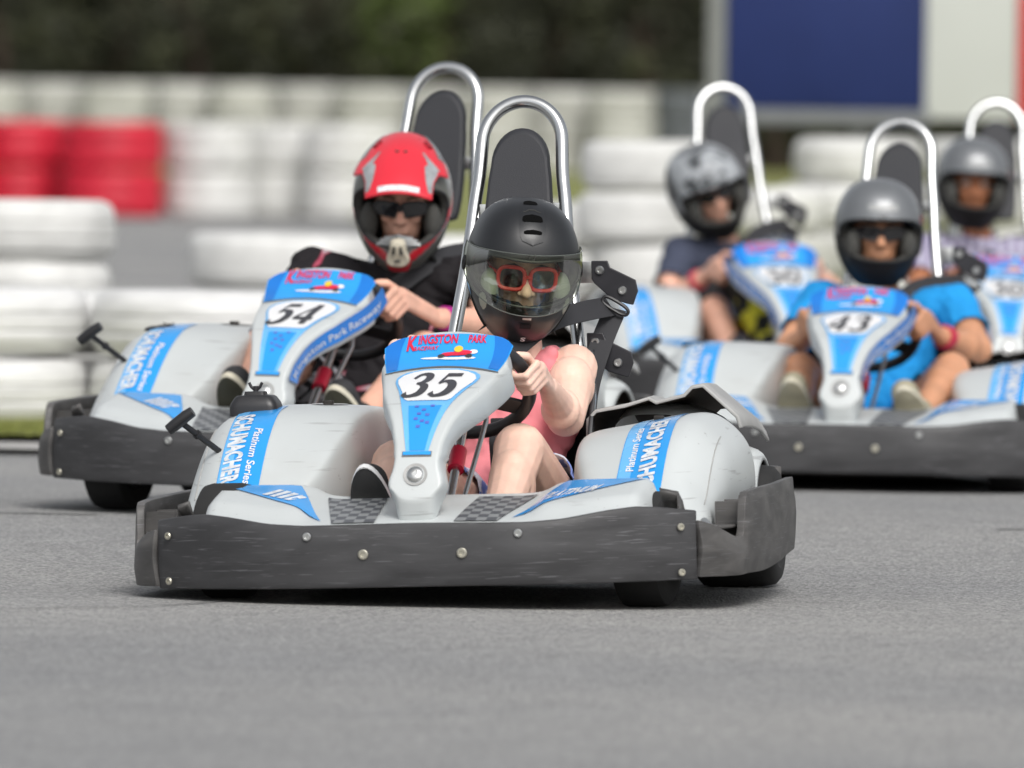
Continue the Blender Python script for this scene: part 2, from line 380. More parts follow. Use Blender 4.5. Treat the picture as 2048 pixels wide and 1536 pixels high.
def build_kart():
    """template kart in its own coordinates: front bumper face at y=0, driver's left is +x"""
    K = thing('go_kart', 'silver and blue rental go kart', 'go kart')
    # ---- front bumper
    bm = bmesh.new(); xs = [-.605+1.21*i/60 for i in range(61)]
    rows = []
    for j in range(9):
        t = j/8; rows.append([V((x, bplan(x)+.008*(1-sin(pi*t))+.004*noise.noise(V((x*6, t*2, 0))), lerp(.050, btop(x), t))) for x in xs])
    grid(bm, rows)
    bmp = obj('front_bumper', bm, BUMPER, K, mods=[('SOLIDIFY', dict(thickness=.016, offset=-1)), ('BEVEL', dict(width=.004, segments=2, limit_method='ANGLE', angle_limit=R(40)))])
    if bmp: bake(bmp)
    for x, z, mm, r in [(-.235, .165, ZINC, .0095), (.235, .165, ZINC, .0095), (-.11, .124, BRASSY, .0115), (.11, .124, BRASSY, .0115),
                     (-.574, .168, BRASSY, .0085), (.574, .168, BRASSY, .0085), (-.574, .068, BRASSY, .0085), (.574, .068, BRASSY, .0085)]:
        n = V((math.copysign(.55 if abs(x) > .5 else .02, x), -1, 0))
        obj('bolt', bolt_bm((x, bplan(x)-(.006 if abs(x) > .5 else .001), z), n, r), mm, bmp, angle=25)
    # ---- side bumpers
    for sg in (-1, 1):
        bm = bmesh.new()
        path = catmull([(.596, .185), (.635, .235), (.662, .31), (.674, .42), (.685, .6), (.69, .8), (.690, 1.0), (.684, 1.16), (.66, 1.24)], 8) if 0 else catmull([(.596, .185, 0), (.635, .235, 0), (.662, .31, 0), (.674, .42, 0), (.680, .6, 0), (.680, .8, 0), (.675, 1.0, 0), (.664, 1.14, 0), (.635, 1.21, 0)], 18)
        TOP = [(.18, .182), (.21, .172), (.24, .157), (.27, .145), (.292, .139), (.322, .138), (.338, .143), (.347, .157), (.351, .185), (.355, .212), (.364, .228), (.38, .235), (.37, .236), (.5, .240), (1.1, .248), (1.17, .242), (1.25, .225)]
        rows = []
        for j in range(7):
            t = j/6; rows.append([V((sg*(p.x+.006*sin(pi*t)+.003*noise.noise(V((p.y*7, t*3, sg)))), p.y, lerp(.058+.03*sstep(.5, 1.2, p.y), interp(TOP, p.y), t))) for p in path])
        # inner shelf and ribs
        grid(bm, rows)
        o = obj('side_bumper', bm, BUMPER_LIT, K, mods=[('SOLIDIFY', dict(thickness=.018, offset=1 if sg > 0 else -1)), ('BEVEL', dict(width=.005, segments=2, limit_method='ANGLE', angle_limit=R(40)))])
        bake(o)
        bm = bmesh.new()
        for z in (.088, .165):
            grid(bm, [[V((sg*(p.x-.006), p.y, z)) for p in path[18:126]], [V((sg*(p.x-.085), p.y+.01, z)) for p in path[18:126]]])
        for y in (.42, .56, .8, 1.02): box(bm, (sg*.645, y, .15), (.07, .008, .13))
        obj('bumper_rib', bm, BUMPER_LIT, o, mods=[('SOLIDIFY', dict(thickness=.007))])
        bm = bmesh.new(); tube(bm, [(sg*.615, .27, .09), (sg*.618, .275, .162), (sg*.60, .32, .172)], .011)
        tube(bm, [(sg*.618, .275, .155), (sg*.618, .275, .166)], .017)
        obj('bumper_strut', bm, ZINC, K)
        for y, z in ((.50, .15), (.78, .16)):
            bm = bmesh.new(); box(bm, (sg*(.686 if y < .6 else .690), y, z), (.006, .006, .02)); obj('drain_slot', bm, DARK, o)
    # ---- rear bumper
    bm = bmesh.new(); path = catmull([(-.57, 1.60, 0), (-.53, 1.70, 0), (-.42, 1.76, 0), (0, 1.78, 0), (.42, 1.76, 0), (.53, 1.70, 0), (.57, 1.60, 0)], 8)
    grid(bm, [[V((p.x, p.y, z)) for p in path] for z in (.09, .15, .22, .26)])
    obj('rear_bumper', bm, BUMPER_LIT, K, mods=[('SOLIDIFY', dict(thickness=.02))])
    # ---- nose deck
    def zd(x, y):
        ax = abs(x); y0 = bplan(x)+.012; t = max(0, min(1, (y-y0)/(.33-y0)))
        back = lerp(.243, .262, sstep(.20, .33, ax)); front = btop(x)-.006
        z = lerp(front, back, t**.8) + .014*sstep(.235, .285, ax)*sstep(.04, .3, t)*(1-sstep(.9, 1, t)*.3)
        z -= .10*sstep(.475, .525, ax)
        return z
    bm = bmesh.new(); rows = []
    for i in range(29):
        t = i/28; r = []
        for j in range(81):
            x = -.525+1.05*j/80; y = lerp(bplan(x)+.012, .34, t)
            r.append(V((x, y, zd(x, y))))
        rows.append(r)
    rows.append([V((p.x, p.y+.012, p.z-.02)) for p in rows[-1]])
    rows.append([V((p.x, p.y+.004, .12)) for p in rows[-1]])
    grid(bm, rows)
    deck = obj('nose_deck', bm, SILVER, K, angle=60)
    cast = surf_caster(deck)
    for sg in (-1, 1):
        # blue wing sticker
        bm = bmesh.new(); g = []
        for i in range(13):
            t = lerp(.07, 1, i/12)                    # front (0) to back (1)
            xo = lerp(.215, .475, t**.75); xi = lerp(.207, .300, t); y = lerp(.035, .30, t)
            g.append([cast(sg*lerp(xi, xo, j/8), y+.05*(j/8)*(1-t)) for j in range(9)])
        grid(bm, g)
        st = obj('wing_sticker', bm, BLUE, deck, angle=180)
        bm = bmesh.new(); th = R(30)*sg
        def fw(x, y, sg=sg):
            if sg > 0: px, py = .262+.115*x+.015*y, .135+.05*x+.055*y
            else: px, py = -.372+.085*x+.015*y, .205-.06*x+.058*y
            return cast(px, py, .004)
        add_text(bm, 'PLATINUM' if sg > 0 else 'IIII', fw, .3, .035)
        obj('lettering', bm, LETTER, deck, smooth=False)
        bm = bmesh.new(); g = []
        for i in range(9):
            t = i/8; g.append([cast(sg*lerp(lerp(.088, .103, t), lerp(.185, .238, t), j/8)*(1), lerp(.03, .285, t), .003) for j in range(9)])
        grid(bm, g); obj('checkered_patch', bm, CHECK, deck, angle=180)
    for sg in (-1, 1):
        bm = bmesh.new()
        g = [[V((sg*.527, .16+.03*j, .245-.02*j)) for j in range(5)], [V((sg*.56, .19+.03*j, .235-.02*j)) for j in range(5)], [V((sg*.56, .19+.03*j, .10)) for j in range(5)]]
        grid(bm, g)
        obj('nose_bracket', bm, BUMPER_LIT, K, mods=[('SOLIDIFY', dict(thickness=.012))])
    # ---- fairing (number panel)
    bm = bmesh.new(); rows = []; NR, NC = 60, 25
    for i in range(NR+1):
        t = i/NR; r = []
        for j in range(NC):
            u = -1+2*j/(NC-1); a0 = FLEN*t; s = u*hw(a0)
            a = a0*(ftop(u*.146)/FLEN)**(t**3*3 if t > 0 else 1) if t > .5 else a0
            bottom = .020*(abs(u)**3)*(1-sstep(0, .12, t))
            r.append(fpt(u*hw(a), a+bottom))
        rows.append(r)
    vs = grid(bm, rows)
    # skirt: boundary loop pushed out and back
    loop = [vs[0][j] for j in range(NC)] + [vs[i][-1] for i in range(1, NR+1)] + [vs[-1][j] for j in range(NC-2, -1, -1)] + [vs[i][0] for i in range(NR-1, 0, -1)]
    n = len(loop); co = [v.co.copy() for v in loop]
    prev = loop
    kinds = ['b']*NC+['r']*(NR-1)+['t']*(NC)+['l']*(NR)
    kinds = kinds[:n]
    for lat, back in ((.005, .003), (.009, .014), (.013, .045), (.014, .080), (.010, .095)):
        ring = []
        for k in range(n):
            p = co[k]; u = p.x/.15
            tt = (co[(k+1) % n]-co[k-1]).normalized()
            nrm = V((0, -.62, .78)); o = tt.cross(nrm).normalized()
            if kinds[k] in 'rl': f = 1.0
            elif kinds[k] == 't': f = .45
            else: f = .55
            yy = p.z
            depth = back*lerp(.75, .9, sstep(.245, .36, p.z))
            if kinds[k] == 't': depth *= .7
            ring.append(bm.verts.new(p+o*lat*f*(1 if yy > .34 else .65)+backdir(p.z)*depth))
        for k in range(n): bm.faces.new((prev[k], prev[(k+1) % n], ring[(k+1) % n], ring[k]))
        prev = ring
    bmesh.ops.recalc_face_normals(bm, faces=bm.faces)
    fair = obj('fairing', bm, SILVER, K, angle=50)
    # band
    bm = bmesh.new()
    g = []
    for i in range(17):
        t = i/16; r = []
        for j in range(25):
            u = -1+2*j/24
            s0 = u*.146; a1 = ftop(s0)*(1)-.010; a0 = A_BAND-.028*u*u+.004
            a = lerp(a0, a1, t); r.append(fpt(u*(hw(a)-.0015), a, .002))
        g.append(r)
    grid(bm, g); band = obj('header_sticker', bm, BLUE, fair, angle=180)
    bm = bmesh.new(); g = []
    for i in range(3):
        t = i/2; g.append([fpt((-1+2*j/24)*(hw(A_BAND)-.004), A_BAND-.028*(-1+2*j/24)**2+.004-.007*t, .0018) for j in range(25)])
    grid(bm, g); obj('band_groove', bm, GREY, fair, angle=180)
    for sg in (-1, 1):
        bm = bmesh.new(); g = []
        for i in range(9):
            t = i/8; r = []
            for j in range(7):
                u = sg*lerp(.70+.10*(1-t), .985, j/6); a1 = ftop(u*.146)-.012; a0 = A_BAND-.028*u*u+.010
                a = lerp(a0, a1, t); r.append(fpt(u*(hw(a)-.002), a, .003))
            g.append(r)
        grid(bm, g); obj('band_corner', bm, BLUE_D, fair, angle=180)
    AB = A_BAND
    TW = FLEN-AB
    def lf(x0, x1, y0, y1, off=.0042): return lambda x, y: fpt(lerp(x0, x1, x), AB+TW*lerp(y0, y1, y)-.10*(lerp(x0, x1, x))**2, off)
    bm = bmesh.new()
    add_text(bm, 'K', lf(-.093, -.072, .50, .90), 0, .03); add_text(bm, 'INGSTON', lf(-.069, .020, .66, .90), .0, .03)
    add_text(bm, 'PARK', lf(.044, .085, .68, .88), 0, .03); add_text(bm, 'RACEWAY', lf(-.076, -.020, .50, .61), .1, .02)
    obj('lettering', bm, RED, fair, smooth=False)
    bm = bmesh.new()
    def disc(fn, cx, cy, rx, ry, off, n=18): 
        c = bm.verts.new(fpt(cx, AB+TW*cy-.10*cx*cx, off)); vs = [bm.verts.new(fpt(cx+rx*cos(2*pi*k/n), AB+TW*(cy+ry*sin(2*pi*k/n))-.10*cx*cx, off)) for k in range(n)]
        for k in range(n): bm.faces.new((c, vs[k], vs[(k+1) % n]))
    disc(0, -.022, .27, .034, .032, .0035); disc(0, .020, .25, .036, .035, .0038); disc(0, .048, .27, .020, .035, .0036)
    obj('white_swoosh', bm, WHITE, fair, smooth=False)
    bm = bmesh.new(); disc(0, .022, .38, .032, .050, .0046); disc(0, .040, .42, .018, .055, .0050); disc(0, .002, .36, .014, .045, .0042); obj('kart_emblem', bm, RED, fair, smooth=False)
    bm = bmesh.new(); disc(0, .026, .50, .010, .085, .0054); obj('emblem_driver', bm, YELLOW, fair, smooth=False)
    bm = bmesh.new(); disc(0, .060, .44, .010, .060, .0042); obj('emblem_flag', bm, WHITE, fair, smooth=False)
    bm = bmesh.new(); disc(0, -.010, .31, .008, .050, .0056); obj('emblem_wheel', bm, DIGIT, fair, smooth=False)
    bm = bmesh.new(); disc(0, .052, .31, .008, .050, .0056); obj('emblem_wheel', bm, DIGIT, fair, smooth=False)
    # plate and tail
    zA = a_of_z
    def W(tab): 
        T = [(zA(z), w) for z, w in tab]; return lambda a: interp(T, a)
    wo = W([(.345, .025), (.36, .028), (.40, .038), (.43, .048), (.453, .059), (.475, .074), (.492, .091), (.502, .095), (.510, .088), (.516, .070), (.520, .040)])
    bm = bmesh.new(); fpatch(bm, lambda a: -wo(a), wo, zA(.3455), zA(.520), .0018, 22, 12)
    obj('tail_sticker', bm, BLUE_L, fair, angle=180)
    bm = bmesh.new(); wt = W([(.347, .017), (.38, .022), (.445, .038)])
    fpatch(bm, lambda a: -wt(a), wt, zA(.347), zA(.443), .0026, 10, 6); fpatch(bm, lambda a: -.031, lambda a: .031, zA(.338), zA(.345), .0022, 2, 6)
    obj('tail_stripe', bm, BLUE, fair, angle=180)
    bm = bmesh.new()
    for k, (sx, z) in enumerate([(-.022, .398), (-.004, .392), (.013, .399), (-.013, .385), (.006, .383), (-.018, .376), (-.003, .372), (.009, .369), (-.01, .362)]):
        z = .395+(z-.362)*1.2; fpatch(bm, lambda a, sx=sx: sx, lambda a, sx=sx: sx+.009, zA(z), zA(z)+.009, .0034, 1, 1)
    obj('tail_checker', bm, PURPLE, fair, smooth=False)
    bm = bmesh.new(); wg = W([(.330, .036), (.336, .036)]); fpatch(bm, lambda a: -.033, lambda a: .033, zA(.3345), zA(.3462), .0012, 2, 6); obj('tail_groove', bm, GREY, fair, angle=180)
    bm = bmesh.new(); wp = W([(.453, .044), (.456, .052), (.475, .067), (.490, .083), (.498, .0875), (.506, .081), (.512, .065), (.516, .038)])
    fpatch(bm, lambda a: -wp(a), wp, zA(.453), zA(.516), .0034, 20, 14)
    obj('number_plate', bm, WHITE, fair, angle=180)
    c = fpt(0, zA(.296)); nn = fpt(0, zA(.296), .01)-c
    bm = bmesh.new(); M = frame(c-nn.normalized()*.001, nn)
    lathe(bm, [(.027, 0), (.027, .0025), (.021, .0015), (.0205, -.0), (.0001, -.0)], 30, M); obj('bolt_recess', bm, SILVER_WORN, fair)
    bm = bmesh.new(); lathe(bm, [(.0185, .001), (.0185, .004), (.014, .0085), (.007, .0095), (.006, .0075), (.0001, .0075)], 30, M); obj('bolt', bm, ZINC, fair)
    # ---- steering column, wheel
    bm = bmesh.new(); tube(bm, [(.02, .20, .08), (.02, .66, .46)], .011); tube(bm, [(-.02, .24, .20), (-.02, .62, .47)], .006); tube(bm, [(.055, .26, .18), (.075, .56, .40), (.06, .63, .49)], .006)
    obj('steering_column', bm, CHROME, K)
    bm = bmesh.new(); tube(bm, [(.02, .46, .295), (.02, .51, .336)], .019); obj('column_sleeve', bm, RED, K)
    SWC, SWN = V((0, .70, .478)), V((0, .72, .694)); SWU = V((0, -.694, .72)); SX = V((1, 0, 0))
    bm = bmesh.new(); tube(bm, [SWC+SX*.152*cos(a)*1.0+SWU*.150*sin(a)*(1 if sin(a) > -.9 else 1) for a in [2*pi*k/56 for k in range(56)]], .0155, 12, closed=True)
    sw = obj('steering_wheel', bm, BLACK, K)
    bm = bmesh.new()
    for a in (R(90), R(210), R(330)):
        e = SWC+SX*.150*cos(a)+SWU*.150*sin(a); ribbon(bm, [SWC-SWN*.02, lerp(SWC, e, .5)-SWN*.012, e], .042, .008, SWN)
    lathe(bm, [(.035, -.03), (.035, 0), (.02, .006), (.0001, .006)], 20, frame(SWC-SWN*.01, SWN))
    obj('spoke', bm, BLACK, sw)
    # ---- side pods
    ZT = [(.27, .15), (.30, .185), (.35, .225), (.42, .285), (.50, .345), (.58, .392), (.66, .420), (.75, .432), (.9, .434), (1.05, .428), (1.14, .41), (1.2, .36)]
    XI = [(.27, .40), (.35, .34), (.45, .28), (.6, .24), (.85, .22), (1.2, .22)]
    for sg in (-1, 1):
        kz = 1.0 if sg < 0 else .915
        XO = [(.27, .555), (.35, .585), (.45, .600), (.55, .605), (.7, .612), (.85, .615), (1.05, .60), (1.2, .57)] if sg < 0 else [(.27, .57), (.35, .598), (.45, .615), (.6, .632), (.8, .64), (1.0, .635), (1.2, .60)]
        bm = bmesh.new(); rows = []
        ys = [.27, .285, .31, .35, .40, .45, .50, .55, .60, .66, .72, .80, .90, 1.0, 1.08, 1.14, 1.18, 1.20]
        for y in ys:
            zt = interp(ZT, y)*kz+.005; xi, xo = interp(XI, y)+(.022 if sg > 0 else 0), interp(XO, y)
            w = xo-xi; hgt = zt-.09
            sh = .10 if sg < 0 else .085
            pr = [(xi+.012, .09), (xi, .09+hgt*.4), (xi+.002, zt-.06*min(1, hgt/.15)), (xi+.018, zt-.018), (xi+.055, zt-.001), (xi+w*.42, zt+.003), (xo-sh-.03, zt+.002), (xo-sh+.03, zt-.012), (xo-.028, zt-.055*min(1, hgt/.2)), (xo-.004, .09+hgt*.60), (xo, .09+hgt*.3), (xo-.012, .10)]
            if sg < 0:
                pr = [(xi+.012, .09), (xi-.004, .09+hgt*.4), (xi-.006, zt-.05*min(1, hgt/.12)), (xi-.001, zt-.014), (xi+.014, zt-.004), (xi+w*.36, zt+.002)]+pr[6:]
            if sg > 0 and y > .40:
                xo -= .012; pr = [(xi+.012, .09), (xi, .09+hgt*.4), (xi+.001, zt-.075), (xi+.010, zt-.040), (xi+.050, zt-.030), (xi+w*.42, zt-.014), (xo-.125, zt+.004), (xo-.085, zt+.002), (xo-.035, zt-.040), (xo-.008, zt-.085), (xo, .09+hgt*.42), (xo-.03, .10)]
            rows.append([V((sg*px, y, pz)) for px, pz in pr])
        vs = grid(bm, rows)
        bm.faces.new(vs[0] if sg > 0 else vs[0][::-1])
        pod = obj('side_pod', bm, SILVER, K, mods=[('SUBSURF', dict(levels=3, render_levels=3))], angle=180)
        bake(pod)
        cast = surf_caster(pod)
        x0 = (.415, .515) if sg < 0 else (.385, .492)
        ya, yb = .335, (.78 if sg < 0 else .86)
        # arc-length parametrised strip
        N = 40; ysn = [lerp(ya, yb, i/N) for i in range(N+1)]; zs = [cast(sg*sum(x0)/2, y, 0).z for y in ysn]
        cum = [0]
        for i in range(N): cum.append(cum[-1]+math.hypot(ysn[i+1]-ysn[i], zs[i+1]-zs[i]))
        def yl(t):
            s = t*cum[-1]
            for i in range(N):
                if s <= cum[i+1]: return lerp(ysn[i], ysn[i+1], (s-cum[i])/(cum[i+1]-cum[i]))
            return ysn[-1]
        bend = lambda t: (.018*t*t if sg < 0 else .004*t)
        def sx(u, t): return sg*lerp(x0[0], x0[1], u)-(sg*bend(t) if 0 else -0)+(0)
        bm = bmesh.new(); grid(bm, [[cast(sx(u/8, t/40), yl(t/40), .0018) for u in range(9)] for t in range(41)])
        st = obj('pod_sticker', bm, BLUE, pod, angle=180)
        bm = bmesh.new()
        grid(bm, [[cast(sx(u/2*.28+(.02 if sg > 0 else .70), t/20*.8+.1), yl(t/20*.8+.1), .0026) for u in range(3)] for t in range(21)])
        obj('light_stripe', bm, BLUE_L, pod, angle=180)
        if sg < 0:
            # reads downwards, letter tops towards the cockpit (+x)
            big = lambda x, y: cast(-.508+.043*y, yl(.745-.565*x), .0038)
            sml = lambda x, y: cast(-.453+.019*y, yl(.58-.42*x), .0038)
        else:
            big = lambda x, y: cast(.474-.040*y, yl(.10+.62*x), .0038)
            sml = lambda x, y: cast(.422-.019*y, yl(.27+.36*x), .0038)
        bm = bmesh.new(); add_text(bm, 'SCHUMACHER', big, 0, .045, 1.04); obj('lettering', bm, LETTER, pod, smooth=False)
        bm = bmesh.new(); add_text(bm, 'Platinum Series', sml, .25, .015); obj('lettering', bm, WHITE, pod, smooth=False)
        # finger recess on top
        bm = bmesh.new()
        cx, cy = (sg*.335, .86) if sg < 0 else (.43, .82)
        c = bm.verts.new(cast(cx, cy, .0015)); n = 20
        vs = [bm.verts.new(cast(cx+.042*cos(2*pi*k/n), cy+.045*sin(2*pi*k/n), .0022)) for k in range(n)]
        for k in range(n): bm.faces.new((c, vs[k], vs[(k+1) % n]))
        rc = obj('finger_recess', bm, SILVER_WORN, pod, angle=180)
        bm = bmesh.new(); p = cast(cx, cy-.02, .002); box(bm, (p.x, p.y, p.z+.003), (.022, .02, .010), bev=.002); obj('latch', bm, DARK, pod)
        # seam line down the outside
        bm = bmesh.new(); pts = [cast(sg*(.565 if sg < 0 else .585), y, .001) for y in [.42+.03*i for i in range(10)]]
        tube(bm, pts, .0016, 6); obj('pod_seam', bm, SILVER_WORN, pod)
        # flap over the wheel, open to the front
        bm = bmesh.new()
        prof = [(.215, .300), (.218, .385), (.235, .402), (.30, .412), (.355, .428), (.372, .418), (.44, .434), (.458, .452), (.480, .455), (.555, .385), (.562, .36)] if sg > 0 else [(.235, .30), (.24, .36), (.30, .39), (.44, .40), (.53, .385), (.575, .34), (.585, .30)]
        g = []
        for y, f in ((1.13, 1), (1.20, 1.005), (1.32, .99), (1.45, .94), (1.56, .84)):
            g.append([V((sg*x, y, .1+(z-.1)*f)) for x, z in prof])
        grid(bm, g)
        o = obj('wheel_cover', bm, [SILVER_WORN, BROWN], K, angle=50, mods=[('SOLIDIFY', dict(thickness=.009, offset=-1 if sg < 0 else 1, material_offset=1, material_offset_rim=0)), ('BEVEL', dict(width=.003, segments=2, limit_method='ANGLE', angle_limit=R(50)))])
        # rounded fender with an arch
        bm = bmesh.new(); g = []
        for k in range(15):
            a = pi*k/14
            r = .157; g.append([V((sg*x, 1.36-r*cos(a)*f*1.0, .13+max(0, r*sin(a))*f*1.02+.01)) for x, f in ((.44, 1.10), (.50, 1.12), (.555, 1.08), (.580, .98), (.582, .90))])
        grid(bm, g); obj('rear_fender', bm, [SILVER, BROWN], K, angle=60, mods=[('SUBSURF', dict(levels=1, render_levels=1)), ('SOLIDIFY', dict(thickness=.008, offset=0, material_offset=1))])
        # panel closing the gap behind the pod
        bm = bmesh.new(); g = []
        for y, zt_, xo in ((1.20, .40, .56), (1.3, .43, .55), (1.45, .42, .52), (1.6, .36, .48)):
            g.append([V((sg*.25, y, .2)), V((sg*.252, y, zt_*.95)), V((sg*.30, y, zt_)), V((sg*(xo-.08), y, zt_-.01)), V((sg*xo, y, zt_-.07)), V((sg*(xo+.01), y, .25))])
        grid(bm, g); obj('engine_cover', bm, SILVER, K, mods=[('SUBSURF', dict(levels=2, render_levels=2))], angle=180)
    # machinery glimpsed behind the pods
    bm = bmesh.new(); box(bm, (.36, 1.24, .24), (.20, .16, .16), bev=.01)
    for i in range(7): box(bm, (.36, 1.17, .18+.025*i), (.22, .05, .006))
    box(bm, (.30, 1.17, .33), (.05, .03, .04), bev=.004); box(bm, (.39, 1.165, .335), (.05, .02, .035), bev=.004)
    obj('engine', bm, DARK, K)
    # ---- fuel cap and starter handle on the driver's right
    cast = surf_caster([o for o in K.children if o.name.startswith('side_pod')][0])
    z0 = cast(-.483, .78, 0).z
    bm = bmesh.new(); g = []
    for s, z in ((1.0, -.016), (1.0, .004), (.95, .013), (.80, .026), (.70, .030), (.45, .031), (.42, .039), (.001, .039)):
        r = []
        for k in range(28):
            a = 2*pi*k/28; ca, sa = cos(a), sin(a); e = .35
            r.append(V((-.483+.056*s*math.copysign(abs(ca)**e, ca), .74+.050*s*math.copysign(abs(sa)**e, sa), z0+z)))
        g.append(r)
    grid(bm, g, closed=True)
    cap = obj('fuel_cap', bm, BLACK, K, angle=35)
    bm = bmesh.new(); c = V((-.483, .74, z0+.039)); tube(bm, [c, c+V((0, 0, .012))], .006)
    for sg in (-1, 1): ribbon(bm, [c+V((sg*.003, 0, .006)), c+V((sg*.010, 0, .014)), c+V((sg*.016, 0, .023))], .010, .003, (0, 0, 1)) if 0 else tube(bm, [c+V((sg*.003, 0, .004)), c+V((sg*.010, 0, .010)), c+V((sg*.015, 0, .020))], .0035)
    obj('wing_nut', bm, STEEL, cap)
    bm = bmesh.new(); b0, b1 = V((-.545, .50, .362)), V((-.600, .44, .415))
    tube(bm, [b0-(b1-b0)*.4, b0, b1], .007); tube(bm, [lerp(b0, b1, .38), lerp(b0, b1, .46)], .0105)
    tube(bm, [b1+V((-.027, 0, -.019)), b1+V((-.012, 0, -.008)), b1+V((.014, 0, .012)), b1+V((.030, 0, .022))], [.0125, .014, .0135, .012], flat=None)
    obj('pull_handle', bm, BLACK, K)
        # ---- chassis
    bm = bmesh.new(); box(bm, (0, .72, .048), (.62, 1.0, .006)); box(bm, (0, .30, .12), (.5, .01, .14))
    fp = obj('floor_pan', bm, DARK, K)
    bm = bmesh.new()
    for sg in (-1, 1):
        tube(bm, catmull([(sg*.20, .10, .09), (sg*.34, .25, .08), (sg*.36, .6, .07), (sg*.30, 1.2, .08), (sg*.30, 1.65, .1)], 6), .016)
        tube(bm, [(sg*.33, .32, .10), (sg*.44, .32, .128)], .012)
        tube(bm, catmull([(sg*.36, .35, .08), (sg*.6, .42, .09), (sg*.63, .7, .1), (sg*.6, 1.05, .1), (sg*.34, 1.12, .08)], 6), .013)
    tube(bm, [(-.34, .28, .085), (.34, .28, .085)], .016); tube(bm, [(-.6, 1.35, .14), (.6, 1.35, .14)], .02)
    obj('frame', bm, STEEL, K)
    # pedals
    for sg in (-1, 1):
        bm = bmesh.new(); tube(bm, [(sg*.13, .36, .08), (sg*.13, .27, .20), (sg*.09, .27, .205)], .006); tube(bm, [(sg*.13, .27, .20), (sg*.17, .27, .205)], .006)
        obj('pedal', bm, ZINC, K)
    # ---- wheels
    for nm, x, y, r, w in (('front_wheel', .47, .32, .128, .112), ('rear_wheel', .525, 1.35, .14, .19)):
        for sg in (-1, 1):
            wo_ = bpy.data.objects.new(nm, None); wo_.location = (sg*x, y, r); link(wo_, K)
            bm = bmesh.new(); M = Matrix.Rotation(pi/2, 4, 'Y'); h = w/2
            lathe(bm, [(r*.52, -h*.8), (r*.70, -h), (r*.88, -h*.98), (r*.97, -h*.86), (r, -h*.6), (r, h*.6), (r*.97, h*.86), (r*.88, h*.98), (r*.70, h), (r*.52, h*.8)], 40, M)
            obj('tyre', bm, RUBBER, wo_)
            bm = bmesh.new(); lathe(bm, [(.0001, -h*.5), (r*.45, -h*.6), (r*.53, -h*.84), (r*.53, h*.84), (r*.45, h*.6), (.0001, h*.5)], 24, M); obj('rim', bm, ZINC, wo_)
    # ---- seat
    bm = bmesh.new(); sp = catmull([(0, .80, .13), (0, .88, .085), (0, 1.0, .065), (0, 1.12, .085), (0, 1.22, .17), (0, 1.29, .30), (0, 1.34, .42), (0, 1.375, .52)], 4)
    rows = []
    for i, p in enumerate(sp):
        a, b = sp[max(0, i-1)], sp[min(len(sp)-1, i+1)]; t = (b-a).normalized(); nn = V((0, -t.z, t.y))
        k = i/(len(sp)-1); r = []
        side = lerp(.10, .20, sstep(.0, .45, k))*lerp(1, .75, sstep(.6, 1, k)); wd = lerp(.155, .205, sstep(0, .3, k))*lerp(1, .95, sstep(.8, 1, k))
        for j in range(25):
            u = -1+2*j/24; au = abs(u)
            x = math.copysign(min(1, au*1.25)**.9, u)*wd+.012*u*sstep(.75, 1, au); lift = side*sstep(.62, 1.0, au)
            r.append(p+V((x, 0, 0))+nn*lift-(t*.05*sstep(.8, 1, au) if k > .9 else V()))
        rows.append(r)
    grid(bm, rows); obj('seat', bm, SEAT, K, mods=[('SOLIDIFY', dict(thickness=.010)), ('BEVEL', dict(width=.003, segments=2, limit_method='ANGLE', angle_limit=R(40)))])
    # ---- roll hoop and head pad
    def hoop(x, z): return V((x, lerp(1.30, 1.625, (z-.2)/.94), z))
    pts = [(.215, .12), (.195, .25), (.165, .45), (.142, .60), (.120, .75), (.107, .88), (.098, .95)]
    L_ = [hoop(-x, z) for x, z in pts]; arc = [hoop(-.094*cos(a), 1.025+.097*sin(a)) for a in [pi*i/14 for i in range(15)]]
    Rr = [hoop(x, z) for x, z in pts[::-1]]
    bm = bmesh.new(); tube(bm, catmull(L_+arc+Rr, 3), .0155, 14); hp = obj('roll_hoop', bm, CHROME, K)
    for sg in (-1, 1):
        bm = bmesh.new(); box(bm, hoop(sg*.090, .868)+V((0, .0, 0)), (.034, .006, .034), bev=.002); tube(bm, [hoop(sg*.098, .852)+V((0, -.004, 0)), hoop(sg*.098, .884)+V((0, -.004, 0))], .005)
        obj('weld_bracket', bm, ZINC, hp)
    bm = bmesh.new(); tube(bm, [hoop(-.19, .30), hoop(.19, .30)], .012); obj('cross_bar', bm, CHROME, hp)
    bm = bmesh.new(); rows = []
    out = [(.080, .735), (.0825, .77), (.082, .82), (.078, .88), (.073, .94), (.068, .975)]
    half = out+[(.068*cos(a), .975+.085*sin(a)) for a in [pi/2*i/8 for i in range(1, 9)]]
    bl = [(.066, .715), (.04, .710), (0, .709)]
    loop = [(x, z) for x, z in bl[::-1]]+[(.076, .720)]+half; loop = loop+[(-x, z) for x, z in loop[::-1][1:-1]]
    cz = .89
    for s, d in ((.90, -.034), (.97, -.032), (1.0, -.024), (1.0, .0), (.97, .006)):
        rows.append([hoop(x*s, cz+(z-cz)*(1-(1-s)*.8))+V((0, d+.002, 0)) for x, z in loop])
    vs = grid(bm, rows, closed=True); bm.faces.new(vs[0]); bm.faces.new(vs[-1][::-1])
    obj('head_pad', bm, PAD, K, angle=50)
